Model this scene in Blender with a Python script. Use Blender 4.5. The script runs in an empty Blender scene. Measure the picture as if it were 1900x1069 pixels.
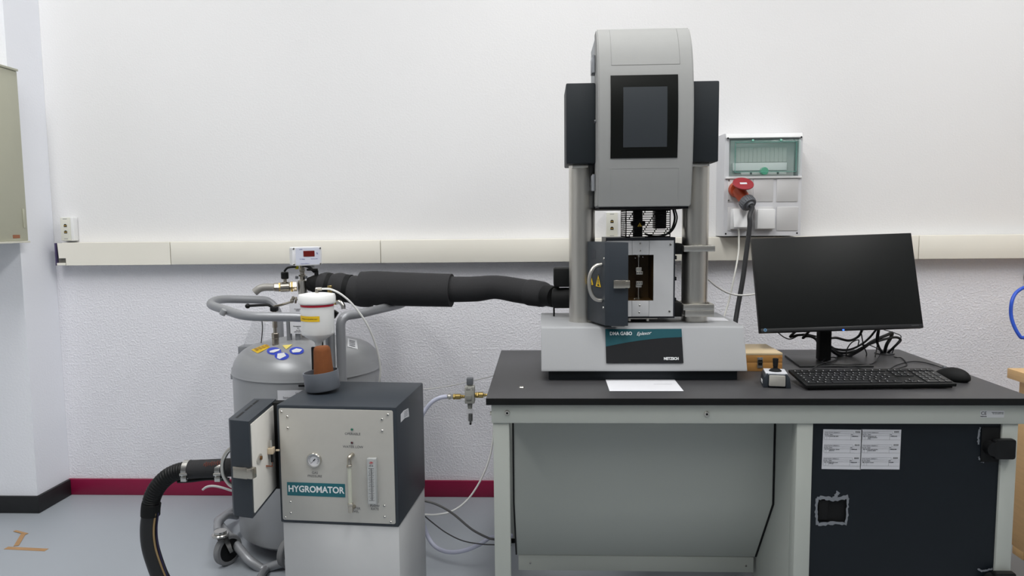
import bpy, bmesh, math, random
from mathutils import Vector, Matrix
random.seed(4)
PI = math.pi
SC = bpy.context.scene
COL = SC.collection

# ------------------------------------------------------------------ camera
F = 1350.0
PITCH, YAW, ROLL = 0.090018, -0.041956, -0.009742
CAM = Vector((0, -3.21307, 1.243616))
_cp, _sp, _cy, _sy = math.cos(PITCH), math.sin(PITCH), math.cos(YAW), math.sin(YAW)
FW = Vector((_sy*_cp, _cy*_cp, -_sp))
_r = Vector((_cy, -_sy, 0)); _u = _r.cross(FW)
RT = math.cos(ROLL)*_r + math.sin(ROLL)*_u
UP = -math.sin(ROLL)*_r + math.cos(ROLL)*_u
cd = bpy.data.cameras.new('camera'); cam = bpy.data.objects.new('camera', cd); COL.objects.link(cam)
cd.sensor_width = 36; cd.lens = F/1900*36; cd.clip_start = 0.05; cd.clip_end = 60
m = Matrix((RT, UP, -FW)).transposed().to_4x4(); m.translation = CAM; cam.matrix_world = m
SC.camera = cam

# ------------------------------------------------------------------ world, light, exposure
w = bpy.data.worlds.new('world'); SC.world = w; w.use_nodes = True
w.node_tree.nodes['Background'].inputs[0].default_value = (0.95, 0.97, 1, 1)
w.node_tree.nodes['Background'].inputs[1].default_value = 0.3
SC.view_settings.view_transform = 'Standard'; SC.view_settings.look = 'None'
SC.view_settings.gamma = 1; SC.view_settings.use_curve_mapping = False
SC.view_settings.exposure = 0.38
LAMPS = [(-1.9, -1.85), (.1, -1.85), (2.1, -1.85), (-1.9, -4.2), (.1, -4.2), (2.1, -4.2)]
LAMP_W = [29, 31, 29, 4.5, 4.5, 4.5]
for (lx, ly), pw in zip(LAMPS, LAMP_W):
    ld = bpy.data.lights.new('ceiling_area', 'AREA'); ld.shape = 'RECTANGLE'; ld.size = 0.5; ld.size_y = 2.2
    ld.energy = pw; ld.color = (1, 0.985, 0.97)
    lo = bpy.data.objects.new('ceiling_area', ld); COL.objects.link(lo); lo.location = (lx, ly, 3.26)

# ------------------------------------------------------------------ helpers
def ray(x, y): return FW + RT*((x-950)/F) - UP*((y-534.5)/F)
def aty(x, y, Y):
    d = ray(x, y); return CAM + d*((Y-CAM.y)/d.y)
def atz(x, y, Z):
    d = ray(x, y); return CAM + d*((Z-CAM.z)/d.z)
def atp(x, y, p, n):
    d = ray(x, y); return CAM + d*((p-CAM).dot(n)/d.dot(n))

def lin(c):
    return tuple((v/12.92 if v <= .04045 else ((v+.055)/1.055)**2.4) for v in [k/255 for k in c])
MATS = {}
def mat(name, rgb, rough=.5, metal=0, noise=0, nscale=40, bump=0, bscale=200, spec=.5, alpha=1, trans=0, emit=0, coat=0, aniso=None, ior=1.45):
    if name in MATS: return MATS[name]
    M = bpy.data.materials.new(name); M.use_nodes = True; nt = M.node_tree; b = nt.nodes['Principled BSDF']
    c = lin(rgb)+(1,)
    b.inputs['Base Color'].default_value = c; b.inputs['Roughness'].default_value = rough
    b.inputs['Metallic'].default_value = metal; b.inputs['Specular IOR Level'].default_value = spec
    b.inputs['Alpha'].default_value = alpha; b.inputs['Transmission Weight'].default_value = trans
    b.inputs['Coat Weight'].default_value = coat; b.inputs['IOR'].default_value = ior
    if emit: b.inputs['Emission Color'].default_value = c; b.inputs['Emission Strength'].default_value = emit
    tc = nt.nodes.new('ShaderNodeTexCoord')
    if noise:
        n = nt.nodes.new('ShaderNodeTexNoise'); n.inputs['Scale'].default_value = nscale; n.inputs['Detail'].default_value = 4
        src = tc.outputs['Object']
        if aniso:
            mp = nt.nodes.new('ShaderNodeMapping'); mp.inputs['Scale'].default_value = aniso
            nt.links.new(src, mp.inputs[0]); src = mp.outputs[0]
        nt.links.new(src, n.inputs['Vector'])
        mx = nt.nodes.new('ShaderNodeMix'); mx.data_type = 'RGBA'
        mx.inputs[6].default_value = tuple(v*(1-noise) for v in c[:3])+(1,)
        mx.inputs[7].default_value = tuple(min(1, v*(1+noise)) for v in c[:3])+(1,)
        nt.links.new(n.outputs['Fac'], mx.inputs[0]); nt.links.new(mx.outputs[2], b.inputs['Base Color'])
    if bump:
        n2 = nt.nodes.new('ShaderNodeTexNoise'); n2.inputs['Scale'].default_value = bscale; n2.inputs['Detail'].default_value = 3
        nt.links.new(tc.outputs['Object'], n2.inputs['Vector'])
        bp = nt.nodes.new('ShaderNodeBump'); bp.inputs['Strength'].default_value = bump; bp.inputs['Distance'].default_value = .002
        nt.links.new(n2.outputs['Fac'], bp.inputs['Height']); nt.links.new(bp.outputs[0], b.inputs['Normal'])
    MATS[name] = M; return M

def B(): return bmesh.new()
def finish(bm, angle=35):
    bmesh.ops.recalc_face_normals(bm, faces=bm.faces[:])
    a = math.radians(angle)
    for f in bm.faces: f.smooth = True
    for e in bm.edges:
        if len(e.link_faces) == 2: e.smooth = e.calc_face_angle(0) < a
def box(bm, x0, x1, y0, y1, z0, z1, bev=0, M=None, seg=2):
    r = bmesh.ops.create_cube(bm, size=1)['verts']
    for v in r:
        v.co = Vector((x0+(v.co.x+.5)*(x1-x0), y0+(v.co.y+.5)*(y1-y0), z0+(v.co.z+.5)*(z1-z0)))
    es = list({e for v in r for e in v.link_edges}); vs = r
    if bev:
        g = bmesh.ops.bevel(bm, geom=es, offset=bev, segments=seg, affect='EDGES', profile=.5)
        vs = list({v for f in g['faces'] for v in f.verts} | {v for v in r if v.is_valid})
    if M: bmesh.ops.transform(bm, matrix=M, verts=vs)
    return vs
def prism(bm, pts, vec, bev=0, seg=2):
    vec = Vector(vec)
    a = [bm.verts.new(Vector(p)) for p in pts]; b = [bm.verts.new(Vector(p)+vec) for p in pts]
    n = len(a); fs = [bm.faces.new(a), bm.faces.new(b[::-1])]
    for i in range(n): fs.append(bm.faces.new((a[i], b[i], b[(i+1) % n], a[(i+1) % n])))
    if bev:
        es = list({e for f in fs for e in f.edges})
        bmesh.ops.recalc_face_normals(bm, faces=fs)
        bmesh.ops.bevel(bm, geom=es, offset=bev, segments=seg, affect='EDGES', profile=.5)
def axes(d):
    d = Vector(d).normalized()
    a = Vector((0, 0, 1)) if abs(d.z) < .9 else Vector((1, 0, 0))
    x = d.cross(a).normalized(); y = d.cross(x).normalized()
    return x, y, d
def rings(bm, rr, cap0=True, cap1=True):
    L = []
    for c, x, y, r, n in rr:
        L.append([bm.verts.new(c + x*(math.cos(2*PI*i/n)*r) + y*(math.sin(2*PI*i/n)*r)) for i in range(n)])
    for A, C in zip(L, L[1:]):
        n = len(A)
        for i in range(n): bm.faces.new((A[i], A[(i+1) % n], C[(i+1) % n], C[i]))
    if cap0: bm.faces.new(L[0][::-1])
    if cap1: bm.faces.new(L[-1])
def cyl(bm, p0, p1, r0, r1=None, n=24, bev=0):
    p0 = Vector(p0); p1 = Vector(p1); r1 = r0 if r1 is None else r1
    x, y, d = axes(p1-p0)
    if bev:
        rings(bm, [(p0, x, y, r0-bev, n), (p0+d*bev, x, y, r0, n), (p1-d*bev, x, y, r1, n), (p1, x, y, r1-bev, n)])
    else: rings(bm, [(p0, x, y, r0, n), (p1, x, y, r1, n)])
def lathe(bm, prof, c, axis=(0, 0, 1), n=40, caps=(True, True)):
    x, y, d = axes(axis); c = Vector(c)
    rings(bm, [(c+d*z, x, y, max(r, 1e-4), n) for r, z in prof], *caps)
def smooth(pts, k=8):
    P = [Vector(p) for p in pts]
    if len(P) < 3: return P
    Q = [P[0]*2-P[1]] + P + [P[-1]*2-P[-2]]; out = []
    for i in range(1, len(Q)-2):
        a, b, c, d = Q[i-1:i+3]
        for j in range(k):
            t = j/k
            out.append(.5*((2*b)+(c-a)*t+(2*a-5*b+4*c-d)*t*t+(3*b-3*c+d-a)*t**3))
    out.append(P[-1]); return out
def tube(bm, pts, r, n=10, k=8, raw=False):
    P = [Vector(p) for p in pts] if raw else smooth(pts, k)
    rf = r if callable(r) else (lambda t: r)
    t0 = (P[1]-P[0]).normalized(); x, y, _ = axes(t0); rr = []
    for i, p in enumerate(P):
        t = (P[min(i+1, len(P)-1)]-P[max(i-1, 0)]).normalized()
        x = (x-t*x.dot(t)).normalized(); y = t.cross(x)
        rr.append((p, x.copy(), y.copy(), rf(i/(len(P)-1)), n))
    rings(bm, rr)
def bend(pts, rad, k=6):
    """round the corners of a polyline by arcs (tube bends)"""
    P = [Vector(p) for p in pts]; out = [P[0]]
    for i in range(1, len(P)-1):
        a = (P[i-1]-P[i]); b = (P[i+1]-P[i]); l = min(rad, a.length*.49, b.length*.49)
        s = P[i]+a.normalized()*l; e = P[i]+b.normalized()*l
        for j in range(k+1):
            t = j/k; out.append(s*(1-t)**2+P[i]*2*t*(1-t)+e*t*t)
    out.append(P[-1]); return out
def rrect(w, h, r, k=5):
    pts = []
    for cx, cz, a0 in ((w/2-r, h/2-r, 0), (-w/2+r, h/2-r, PI/2), (-w/2+r, -h/2+r, PI), (w/2-r, -h/2+r, 1.5*PI)):
        for j in range(k+1):
            a = a0+PI/2*j/k; pts.append((cx+r*math.cos(a), cz+r*math.sin(a)))
    return pts
def frame(o, u, n):
    """local frame: x along u, y into the surface (-n), z up the surface"""
    u = Vector(u).normalized(); n = Vector(n).normalized(); y = -n; z = u.cross(y).normalized()
    m = Matrix((u, y, z)).transposed().to_4x4(); m.translation = Vector(o); return m
def plate(bm, M, w, h, r, d, cx=0, cz=0, bev=0, hole=None):
    """rounded plate in the XZ plane of frame M; front at y=-d, back at y=0"""
    pts = [M @ Vector((cx+a, 0, cz+b)) for a, b in rrect(w, h, r)]
    prism(bm, pts, (M.to_3x3() @ Vector((0, -d, 0))), bev)

def link(name, bm_or_mesh, mt, parent=None, base=(0, 0, 0), angle=35, kind=None, label=None):
    if isinstance(bm_or_mesh, bmesh.types.BMesh):
        finish(bm_or_mesh, angle); bmesh.ops.translate(bm_or_mesh, verts=bm_or_mesh.verts[:], vec=-Vector(base))
        me = bpy.data.meshes.new(name); bm_or_mesh.to_mesh(me); bm_or_mesh.free()
    else: me = bm_or_mesh
    if mt and not me.materials: me.materials.append(mt)
    o = bpy.data.objects.new(name, me); COL.objects.link(o)
    if parent: o.parent = parent
    if kind: o['kind'] = kind
    if label: o['label'] = label
    return o
class Thing:
    def __init__(s, name, label, cat, loc, group=None):
        s.b = Vector(loc); o = s.o = bpy.data.objects.new(name, None); COL.objects.link(o); o.location = s.b
        o.empty_display_size = .05
        o['label'] = label; o['category'] = cat
        if group: o['group'] = group
    def part(s, name, bm, mt, parent=None, label=None, angle=35, kind=None):
        return link(name, bm, mt, parent or s.o, s.b, angle, kind, label)
    def inst(s, name, me, M, parent=None, label=None):
        o = bpy.data.objects.new(name, me); COL.objects.link(o); o.parent = parent or s.o
        M = M.copy(); M.translation = M.translation-s.b; o.matrix_local = M
        if label: o['label'] = label
        return o
    def text(s, txt, M, size, mt, parent=None, name='lettering', shear=0, bold=0, align='CENTER', sx=1, depth=.0002):
        cu = bpy.data.curves.new('t', 'FONT'); cu.body = txt; cu.size = size; cu.align_x = align; cu.align_y = 'CENTER'
        cu.extrude = depth; cu.shear = shear; cu.offset = bold; cu.resolution_u = 3
        to = bpy.data.objects.new('t', cu); COL.objects.link(to); bpy.context.view_layer.update()
        me = bpy.data.meshes.new_from_object(to.evaluated_get(bpy.context.evaluated_depsgraph_get()))
        bpy.data.objects.remove(to); me.materials.clear(); me.materials.append(mt)
        me.transform(Matrix.Diagonal((sx, 1, 1, 1)))
        R = M @ Matrix.Rotation(PI/2, 4, 'X')
        me.transform(Matrix.Translation(-s.b) @ R); me.name = name
        o = bpy.data.objects.new(name, me); COL.objects.link(o); o.parent = parent or s.o; return o
def solo(name, bm, mt, label, cat, loc=(0, 0, 0), group=None, angle=35):
    o = link(name, bm, mt, None, loc, angle); o.location = loc; o['label'] = label; o['category'] = cat
    if group: o['group'] = group
    return o
def struct(name, bm, mt):
    o = link(name, bm, mt); o['kind'] = 'structure'; return o

# materials
WHITEP = mat('white_plastic', (226, 227, 228), .4, noise=.02)
IVORY = mat('ivory_plastic', (232, 229, 219), .45, noise=.03, nscale=6)
CAST = mat('light_grey_coat', (158, 160, 163), .45, noise=.03, nscale=8, bump=.05)
HEADM = mat('warm_grey_coat', (148, 149, 148), .65, spec=.3, noise=.02, bump=.04)
ANTH = mat('anthracite_coat', (46, 52, 59), .42, bump=.12, bscale=500, noise=.04)
ANTH2 = mat('dark_anthracite_coat', (34, 39, 43), .55, spec=.3, bump=.1, bscale=500)
BLACK = mat('black_plastic', (16, 17, 18), .45, spec=.3, noise=.1)
BLACKM = mat('black_matt', (15, 16, 17), .7, spec=.3, noise=.15)
RUBBER = mat('black_rubber_foam', (42, 42, 44), .85, noise=.12, nscale=15, bump=.25, bscale=120)
STEEL = mat('brushed_steel', (206, 203, 196), .32, metal=1, noise=.08, nscale=60, aniso=(1, 1, .06))
CHROME = mat('chrome', (205, 203, 198), .18, metal=1)
NICKEL = mat('nickel', (188, 182, 170), .25, metal=1, noise=.1)
BRASS = mat('brass', (176, 154, 98), .3, metal=1, noise=.1)
SILVER = mat('silver_lacquer', (158, 160, 163), .36, metal=.3, noise=.04, nscale=6)
BENCH = mat('bench_grey_coat', (174, 178, 172), .55, noise=.02, nscale=5)
TOPM = mat('black_laminate', (60, 60, 62), .42, noise=.08, nscale=25, bump=.06, bscale=400)
TOPE = mat('black_laminate_edge', (16, 17, 17), .5, spec=.25, noise=.05)
PAPER = mat('white_paper', (208, 209, 214), .8)
INK = mat('print_black', (34, 34, 38), .7)
GREYINK = mat('print_grey', (120, 122, 128), .7)
TEAL = mat('print_teal', (30, 98, 108), .45)
WHITEINK = mat('print_white', (225, 228, 230), .5)
YEL = mat('sticker_yellow', (224, 184, 30), .5)
BLUE = mat('sticker_blue', (40, 66, 190), .4)
BLUEINK = mat('print_blue', (60, 70, 150), .6)
ALU = mat('anodised_aluminium', (188, 186, 180), .42, metal=.35, noise=.03, nscale=50)
OFFW = mat('white_insulation_board', (214, 212, 206), .7, noise=.05, nscale=20)
BEECH = mat('beech', (222, 182, 128), .5, noise=.12, nscale=10, aniso=(1, 1, 12))
PINE = mat('box_wood', (168, 122, 66), .5, noise=.12, nscale=14, aniso=(.6, 6, 6))
PINETOP = mat('box_wood_top', (204, 184, 150), .5, noise=.08, nscale=14, aniso=(.6, 6, 6))
PVC = mat('clear_tube', (205, 208, 228), .2, alpha=.75)
PTFE = mat('white_tube_plastic', (222, 222, 220), .35)
REDM = mat('plug_red', (146, 44, 52), .42)
ORANGE = mat('plug_orange', (174, 70, 38), .45)
GREYP = mat('grey_plastic', (96, 99, 104), .5)

# ------------------------------------------------------------------ room
def wall_material():
    M = bpy.data.materials.new('painted_wall'); M.use_nodes = True; nt = M.node_tree; b = nt.nodes['Principled BSDF']
    b.inputs['Base Color'].default_value = lin((229, 229, 230))+(1,); b.inputs['Roughness'].default_value = .75
    b.inputs['Specular IOR Level'].default_value = .25
    g = nt.nodes.new('ShaderNodeNewGeometry'); sx = nt.nodes.new('ShaderNodeSeparateXYZ'); nt.links.new(g.outputs['Position'], sx.inputs[0])
    mr = nt.nodes.new('ShaderNodeMapRange'); mr.inputs[1].default_value = 1.12; mr.inputs[2].default_value = 1.08
    mr.inputs[3].default_value = .1; mr.inputs[4].default_value = .5; nt.links.new(sx.outputs[2], mr.inputs[0])
    n = nt.nodes.new('ShaderNodeTexNoise'); n.inputs['Scale'].default_value = 120; n.inputs['Detail'].default_value = 3; n.inputs['Roughness'].default_value = .55
    nt.links.new(g.outputs['Position'], n.inputs['Vector'])
    cr = nt.nodes.new('ShaderNodeMapRange'); cr.inputs[1].default_value = .45; cr.inputs[2].default_value = .75; nt.links.new(n.outputs['Fac'], cr.inputs[0])
    bp = nt.nodes.new('ShaderNodeBump'); bp.inputs['Distance'].default_value = .004
    nt.links.new(mr.outputs[0], bp.inputs['Strength']); nt.links.new(cr.outputs[0], bp.inputs['Height']); nt.links.new(bp.outputs[0], b.inputs['Normal'])
    n3 = nt.nodes.new('ShaderNodeTexNoise'); n3.inputs['Scale'].default_value = 1.3; n3.inputs['Detail'].default_value = 5
    nt.links.new(g.outputs['Position'], n3.inputs['Vector'])
    # lower half gets a slightly bluer and lighter white
    mx = nt.nodes.new('ShaderNodeMix'); mx.data_type = 'RGBA'; mx.inputs[6].default_value = lin((224, 224, 225))+(1,); mx.inputs[7].default_value = lin((229, 229, 230))+(1,)
    nt.links.new(n3.outputs['Fac'], mx.inputs[0])
    m2 = nt.nodes.new('ShaderNodeMapRange'); m2.inputs[1].default_value = 1.12; m2.inputs[2].default_value = 1.08; nt.links.new(sx.outputs[2], m2.inputs[0])
    mx2 = nt.nodes.new('ShaderNodeMix'); mx2.data_type = 'RGBA'; nt.links.new(m2.outputs[0], mx2.inputs[0]); nt.links.new(mx.outputs[2], mx2.inputs[6])
    mx2.inputs[7].default_value = lin((233, 233, 239))+(1,); nt.links.new(mx2.outputs[2], b.inputs['Base Color'])
    return M
WALL = wall_material()
PIL = mat('pillar_paint', (238, 240, 246), .75, spec=.25, bump=.35, bscale=110)
XC, YC = -2.208, -.219
bm = B(); box(bm, XC-1.0, 4.4, 0, .12, -.02, 3.3); struct('wall_back', bm, WALL)
bm = B(); box(bm, XC-1.6, XC, YC, -.0005, 0, 3.3); struct('wall_pillar', bm, PIL)
bm = B(); box(bm, -3.92, -3.8, -6.6, -.0, -.02, 3.3); struct('wall_left', bm, mat('side_wall_paint', (196, 197, 199), .8))
bm = B(); box(bm, 4.4, 4.52, -6.6, .12, -.02, 3.3); struct('wall_right', bm, mat('side_wall_paint', (196, 197, 199), .8))
bm = B(); box(bm, -3.92, 4.52, -6.72, -6.6, -.02, 3.3); struct('wall_front', bm, mat('far_wall_paint', (150, 152, 155), .8))
bm = B(); box(bm, -3.92, 4.52, -6.72, .12, 3.3, 3.4); struct('ceiling', bm, mat('ceiling_white', (235, 235, 233), .8))
bm = B(); box(bm, -3.92, 4.52, -6.72, .12, -.06, 0)
struct('floor', bm, mat('grey_epoxy_floor', (158, 164, 171), .33, noise=.05, nscale=2.5, spec=.4, bump=.03, bscale=60))
BH = .0755
MAG = mat('magenta_baseboard_paint', (136, 20, 62), .45, noise=.1, nscale=12)
BBK = mat('black_baseboard_rubber', (30, 31, 33), .5, noise=.1)
bm = B(); box(bm, XC, 4.4, -.014, -.0002, .0002, BH, .002); struct('baseboard_back', bm, MAG)
bm = B(); box(bm, XC-.001, XC+.013, YC-.013, -.0145, .0002, BH, .002); struct('baseboard_pillar_side', bm, BBK)
bm = B(); box(bm, XC-1.59, XC+.0125, YC-.0135, YC-.0002, .0002, BH, .002); struct('baseboard_pillar_front', bm, BBK)
# ceiling lamps
for k, (lx, ly) in enumerate(LAMPS):
    wh = ['back left', 'back middle', 'back right', 'front left', 'front middle', 'front right'][k]
    t = Thing('ceiling_lamp', 'long white fluorescent ceiling lamp, %s of the room' % wh, 'lamp', (lx, ly, 3.3), 'fluorescent ceiling lamps')
    bm = B()
    for a, b_, c, d in ((-.29, .29, -1.14, -1.102), (-.29, .29, 1.102, 1.14), (-.29, -.252, -1.102, 1.102), (.252, .29, -1.102, 1.102)):
        box(bm, lx+a, lx+b_, ly+c, ly+d, 3.25, 3.299)
    t.part('housing', bm, WHITEP)
    bm = B(); box(bm, lx-.251, lx+.251, ly-1.101, ly+1.101, 3.275, 3.285); t.part('diffuser', bm, mat('lit_diffuser', (250, 250, 245), .5, emit=2))

def screw_mesh(r=.004, h=.0025, mt=CHROME, dark=True):
    """pan-head screw, its axis along local -Y"""
    bm = B(); rings(bm, [(Vector((0, -z, 0)), Vector((1, 0, 0)), Vector((0, 0, 1)), rr, 12) for rr, z in ((r, 0), (r, h*.5), (r*.75, h), (r*.38, h), (r*.3, h*.4))])
    finish(bm); me = bpy.data.meshes.new('screw'); bm.to_mesh(me); bm.free(); me.materials.append(mt)
    if dark:
        me.materials.append(BLACK); me.polygons[len(me.polygons)-1].material_index = 1
        for p in me.polygons:
            if max((me.vertices[v].co.xz.length for v in p.vertices)) < r*.5: p.material_index = 1
    return me
SCR = screw_mesh(); SCR_BIG = screw_mesh(.008, .005, STEEL); SCR_SM = screw_mesh(.003, .0012, CHROME); SCR_BLK = screw_mesh(.0035, .001, BLACK, False)
I4 = Matrix.Identity(4)
def at_mat(p, R=I4):
    M = R.to_3x3().to_4x4(); M.translation = Vector(p); return M

# ------------------------------------------------------------------ cable trunking
TZ0, TZ1, TY = 1.0716, 1.1711, -.06
xl = aty(101, 451, TY).x
t = Thing('cable_trunking', 'long cream plastic cable trunking along the white wall', 'cable duct', (xl, 0, TZ0))
bm = B(); box(bm, xl, 3.6, -.045, -.001, TZ0+.002, TZ1-.002); t.part('base_channel', bm, mat('trunk_inside', (120, 118, 112), .6))
xs = [aty(112, 470, TY).x, aty(316, 470, TY).x, aty(706, 470, TY).x, aty(1705, 460, TY).x, 3.6]
for i in range(4):
    bm = B(); a = xs[i]+.0012; b_ = xs[i+1]-.0012
    if i == 0:
        p = [(xl+.012, TZ1), (b_, TZ1), (b_, TZ0), (a+.022, TZ0), (a+.022, TZ0+.032), (xl+.016, TZ0+.032)]
        prism(bm, [(x, TY, z) for x, z in p], (0, .014, 0))
    else: box(bm, a, b_, TY, TY+.014, TZ0, TZ1, .002)
    box(bm, a, b_, TY+.014, -.002, TZ1-.0019, TZ1+.001); box(bm, a, b_, TY+.014, -.002, TZ0-.001, TZ0+.0019)
    t.part('cover', bm, IVORY)
bm = B(); box(bm, xl-.002, xl+.004, TY+.001, -.002, TZ0+.0, TZ1, .001); t.part('end_lip', bm, mat('dark_violet_plastic', (70, 62, 96), .5))
bm = B(); box(bm, xl+.0045, xs[0]+.02, TY-.0, TY+.012, TZ0, TZ0+.011, .001); t.part('end_clip', bm, IVORY)

# ------------------------------------------------------------------ data outlets
def outlet(x0, x1, ytop, ybot, lab):
    a = aty(x0, ytop, -.04); b_ = aty(x1, ybot, -.04)
    z1 = a.z; z0 = max(b_.z, TZ1+.0015)
    t = Thing('data_outlet', lab, 'socket', (a.x, 0, z0), 'data outlets on the wall')
    cx = (a.x+b_.x)/2; wd = b_.x-a.x
    bm = B(); box(bm, a.x-.001, b_.x+.012, -.036, -.001, z0, z1, .004); t.part('back_box', bm, WHITEP)
    bm = B(); box(bm, a.x, b_.x, -.040, -.0365, z0+.002, z1-.002, .0012); pl = t.part('faceplate', bm, mat('outlet_face', (214, 214, 204), .45))
    h = z1-z0
    for zz in (z0+h*.63, z0+h*.36):
        bm = B()
        prism(bm, [(cx-.007, -.0408, zz-.005), (cx+.007, -.0408, zz-.005), (cx+.007, -.0408, zz+.004), (cx+.003, -.0408, zz+.008), (cx-.003, -.0408, zz+.008), (cx-.007, -.0408, zz+.004)], (0, .0009, 0))
        t.part('jack', bm, BLACK)
        bm = B(); box(bm, cx-.006, cx+.006, -.0415, -.0409, zz-.001, zz+.003); t.part('contact_strip', bm, mat('gold_contact', (190, 160, 90), .4, metal=.6))
    for zz in (z1-.008, z0+.009):
        bm = B(); box(bm, cx-.009, cx+.009, -.0404, -.0399, zz-.001, zz+.001); t.part('print_line', bm, GREYINK)
outlet(111, 132, 403, 447, 'white two-jack data outlet on the cable trunking beside the pillar')
outlet(1125, 1146, 394, 442, 'white two-jack data outlet between the steel columns of the machine')

# ------------------------------------------------------------------ wall cabinet on pillar
cx = -2.168
t = Thing('wall_cabinet', 'grey-beige metal wall cabinet mounted on the pillar at the left edge', 'cabinet', (cx-.2, YC, 1.18))
CABM = mat('beige_grey_lacquer', (176, 176, 158), .5, noise=.02)
bm = B(); box(bm, cx-.6, cx, -.5, YC-.001, 1.186, 1.885, .003); t.part('body', bm, CABM)
bm = B(); box(bm, cx-.6, cx+.006, -.5, YC-.001, 1.8855, 1.894, .001); t.part('top_flange', bm, CABM)
bm = B(); box(bm, cx-.6, cx+.008, -.5, YC-.001, 1.178, 1.1855, .001); t.part('bottom_flange', bm, mat('beige_light', (214, 212, 200), .5))
bm = B(); box(bm, cx+.0002, cx+.001, -.31, -.27, 1.198, 1.212); t.part('maker_label', bm, mat('label_brown', (150, 96, 66), .6))
bm = B(); box(bm, cx-.0, cx+.003, -.245, -.235, 1.24, 1.32, .001); t.part('hinge', bm, CABM)

# ------------------------------------------------------------------ floor tape
TAPE = mat('brown_tape', (168, 132, 92), .7, noise=.12)
bm = B()
def strip(bm, P, wd, z=.0006):
    for i in range(len(P)-1):
        a = Vector(P[i]); b_ = Vector(P[i+1]); d = (b_-a).normalized(); n = Vector((-d.y, d.x, 0))*wd/2
        prism(bm, [a+n, b_+n*1.1, b_-n*.9, a-n], (0, 0, z))
strip(bm, [atz(11, 1017, .0003), atz(86, 1021, .0003)], .022)
strip(bm, [atz(30, 1013, .0010), atz(45, 989, .0010)], .018)
strip(bm, [atz(27, 985, .0017), atz(50, 991, .0017)], .012)
p = atz(45, 1005, 0)
solo('floor_tape', bm, TAPE, 'brown adhesive tape mark left on the grey floor', 'tape', (p.x, p.y, 0))
# ------------------------------------------------------------------ lab bench
X0, X1, Y0, Y1 = -.161, 1.348, -1.203, -.43
t = Thing('lab_bench', 'grey steel lab bench with a black laminate worktop', 'table', ((X0+X1)/2, (Y0+Y1)/2, 0))
bench = t
bm = B(); box(bm, X0, X1, Y0, Y1, .7302, .75, .0012); wt = t.part('worktop', bm, TOPM)
wt.data.materials.append(TOPE)
for f in wt.data.polygons:
    if abs(f.normal.z) < .5: f.material_index = 1
bm = B(); box(bm, -.147, 1.334, -1.19, -1.165, .675, .7298, .0015); fr = t.part('front_rail', bm, BENCH)
bm = B(); box(bm, -.147, 1.334, -.47, -.445, .675, .7298, .0015); t.part('rear_rail', bm, BENCH)
for x in (-.147, 1.309):
    bm = B(); box(bm, x, x+.025, -1.1645, -.4705, .675, .7298, .0015); t.part('side_rail', bm, BENCH)
for xa, xb in ((-.143, -.097), (.711, .7555), (1.272, 1.3145)):
    for ya, yb in ((-1.1855, -1.143), (-.49, -.45)):
        bm = B(); box(bm, xa, xb, ya, yb, .02, .6748, .002); l = t.part('leg', bm, BENCH)
        bm = B(); cyl(bm, ((xa+xb)/2, (ya+yb)/2, 0), ((xa+xb)/2, (ya+yb)/2, .0198), .016); t.part('levelling_foot', bm, BLACK, l)
        if xa < 0 and ya < -1: pass
# modesty panel, bent backwards at the bottom
bm = B(); xa, xb = -.091, .706
prism(bm, [(xa, -1.0, .672), (xa, -1.0, .367), (xa, -.832, .118), (xa, -.828, .121), (xa, -.996, .369), (xa, -.996, .672)], (xb-xa, 0, 0))
t.part('modesty_panel', bm, BENCH)
bm = B(); box(bm, xa+.004, xb-.004, -.834, -.80, .064, .1165, .001); lr = t.part('lower_rail', bm, BENCH)
for x0_, x1_ in ((-.0965, -.0915), (.7065, .7120)):  # black rubber edging that also paints in the shade of the side gaps
    bm = B(); prism(bm, [(x0_, -1.002, .672), (x0_, -1.002, .367), (x0_, -.834, .118), (x0_, -.828, .121), (x0_, -.996, .369), (x0_, -.996, .672)], (x1_-x0_, 0, 0)); t.part('dark_gap_edging', bm, BLACK)
for x, y in ((984, 1045), (1384, 1050)):
    p = aty(x, y, -.834); p.y = -.834; t.inst('screw', SCR, at_mat(p), lr)
for x, y in ((941, 766), (1311, 768)):
    p = aty(x, y, -1.19); p.y = -1.19; t.inst('screw', SCR_BIG, at_mat(p), fr)
p = atz(968, 720, .75); t.inst('screw', SCR_BIG, at_mat((p.x, p.y, .7495), Matrix.Rotation(-PI/2, 4, 'X')), wt, 'small flat steel screw in the worktop')
bm = B(); cyl(bm, (-.1475, -1.178, .70), (-.1515, -1.178, .70), .006); t.part('side_bolt', bm, STEEL)
# cabinet under the bench
bm = B(); box(bm, .7125, .7165, -1.142, -.4905, .03, .6745); t.part('side_panel', bm, BENCH)
bm = B(); box(bm, 1.30, 1.304, -1.142, -.4905, .03, .6745); t.part('side_panel', bm, BENCH)
DOORM = mat('blue_black_panel', (18, 24, 30), .4, spec=.3, noise=.1, nscale=3, bump=.04)
bm = B()
xa, xb, za, zb = .757, 1.2705, .03, .673; yd0, yd1 = -1.178, -1.172
h0 = aty(1518, 925, yd0); h1 = aty(1572, 970, yd0); hx0, hx1, hz1, hz0 = h0.x, h1.x, h0.z, h1.z
for a, b_, c, d in ((xa, hx0, za, zb), (hx1, xb, za, zb), (hx0, hx1, za, hz0), (hx0, hx1, hz1, zb)):
    box(bm, a, b_, yd0, yd1, c, d)
dr = t.part('cabinet_door', bm, DOORM, angle=20)
bm = B(); box(bm, hx0-.002, hx1+.002, -1.1715, -1.13, hz0-.002, hz1+.002); box(bm, hx0+.004, hx0+.03, -1.175, -1.1716, hz0+.006, hz1-.006, .001); t.part('recess_box', bm, BLACKM)
GT = mat('grey_foam_tape', (118, 122, 128), .6, noise=.2, nscale=60)
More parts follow.
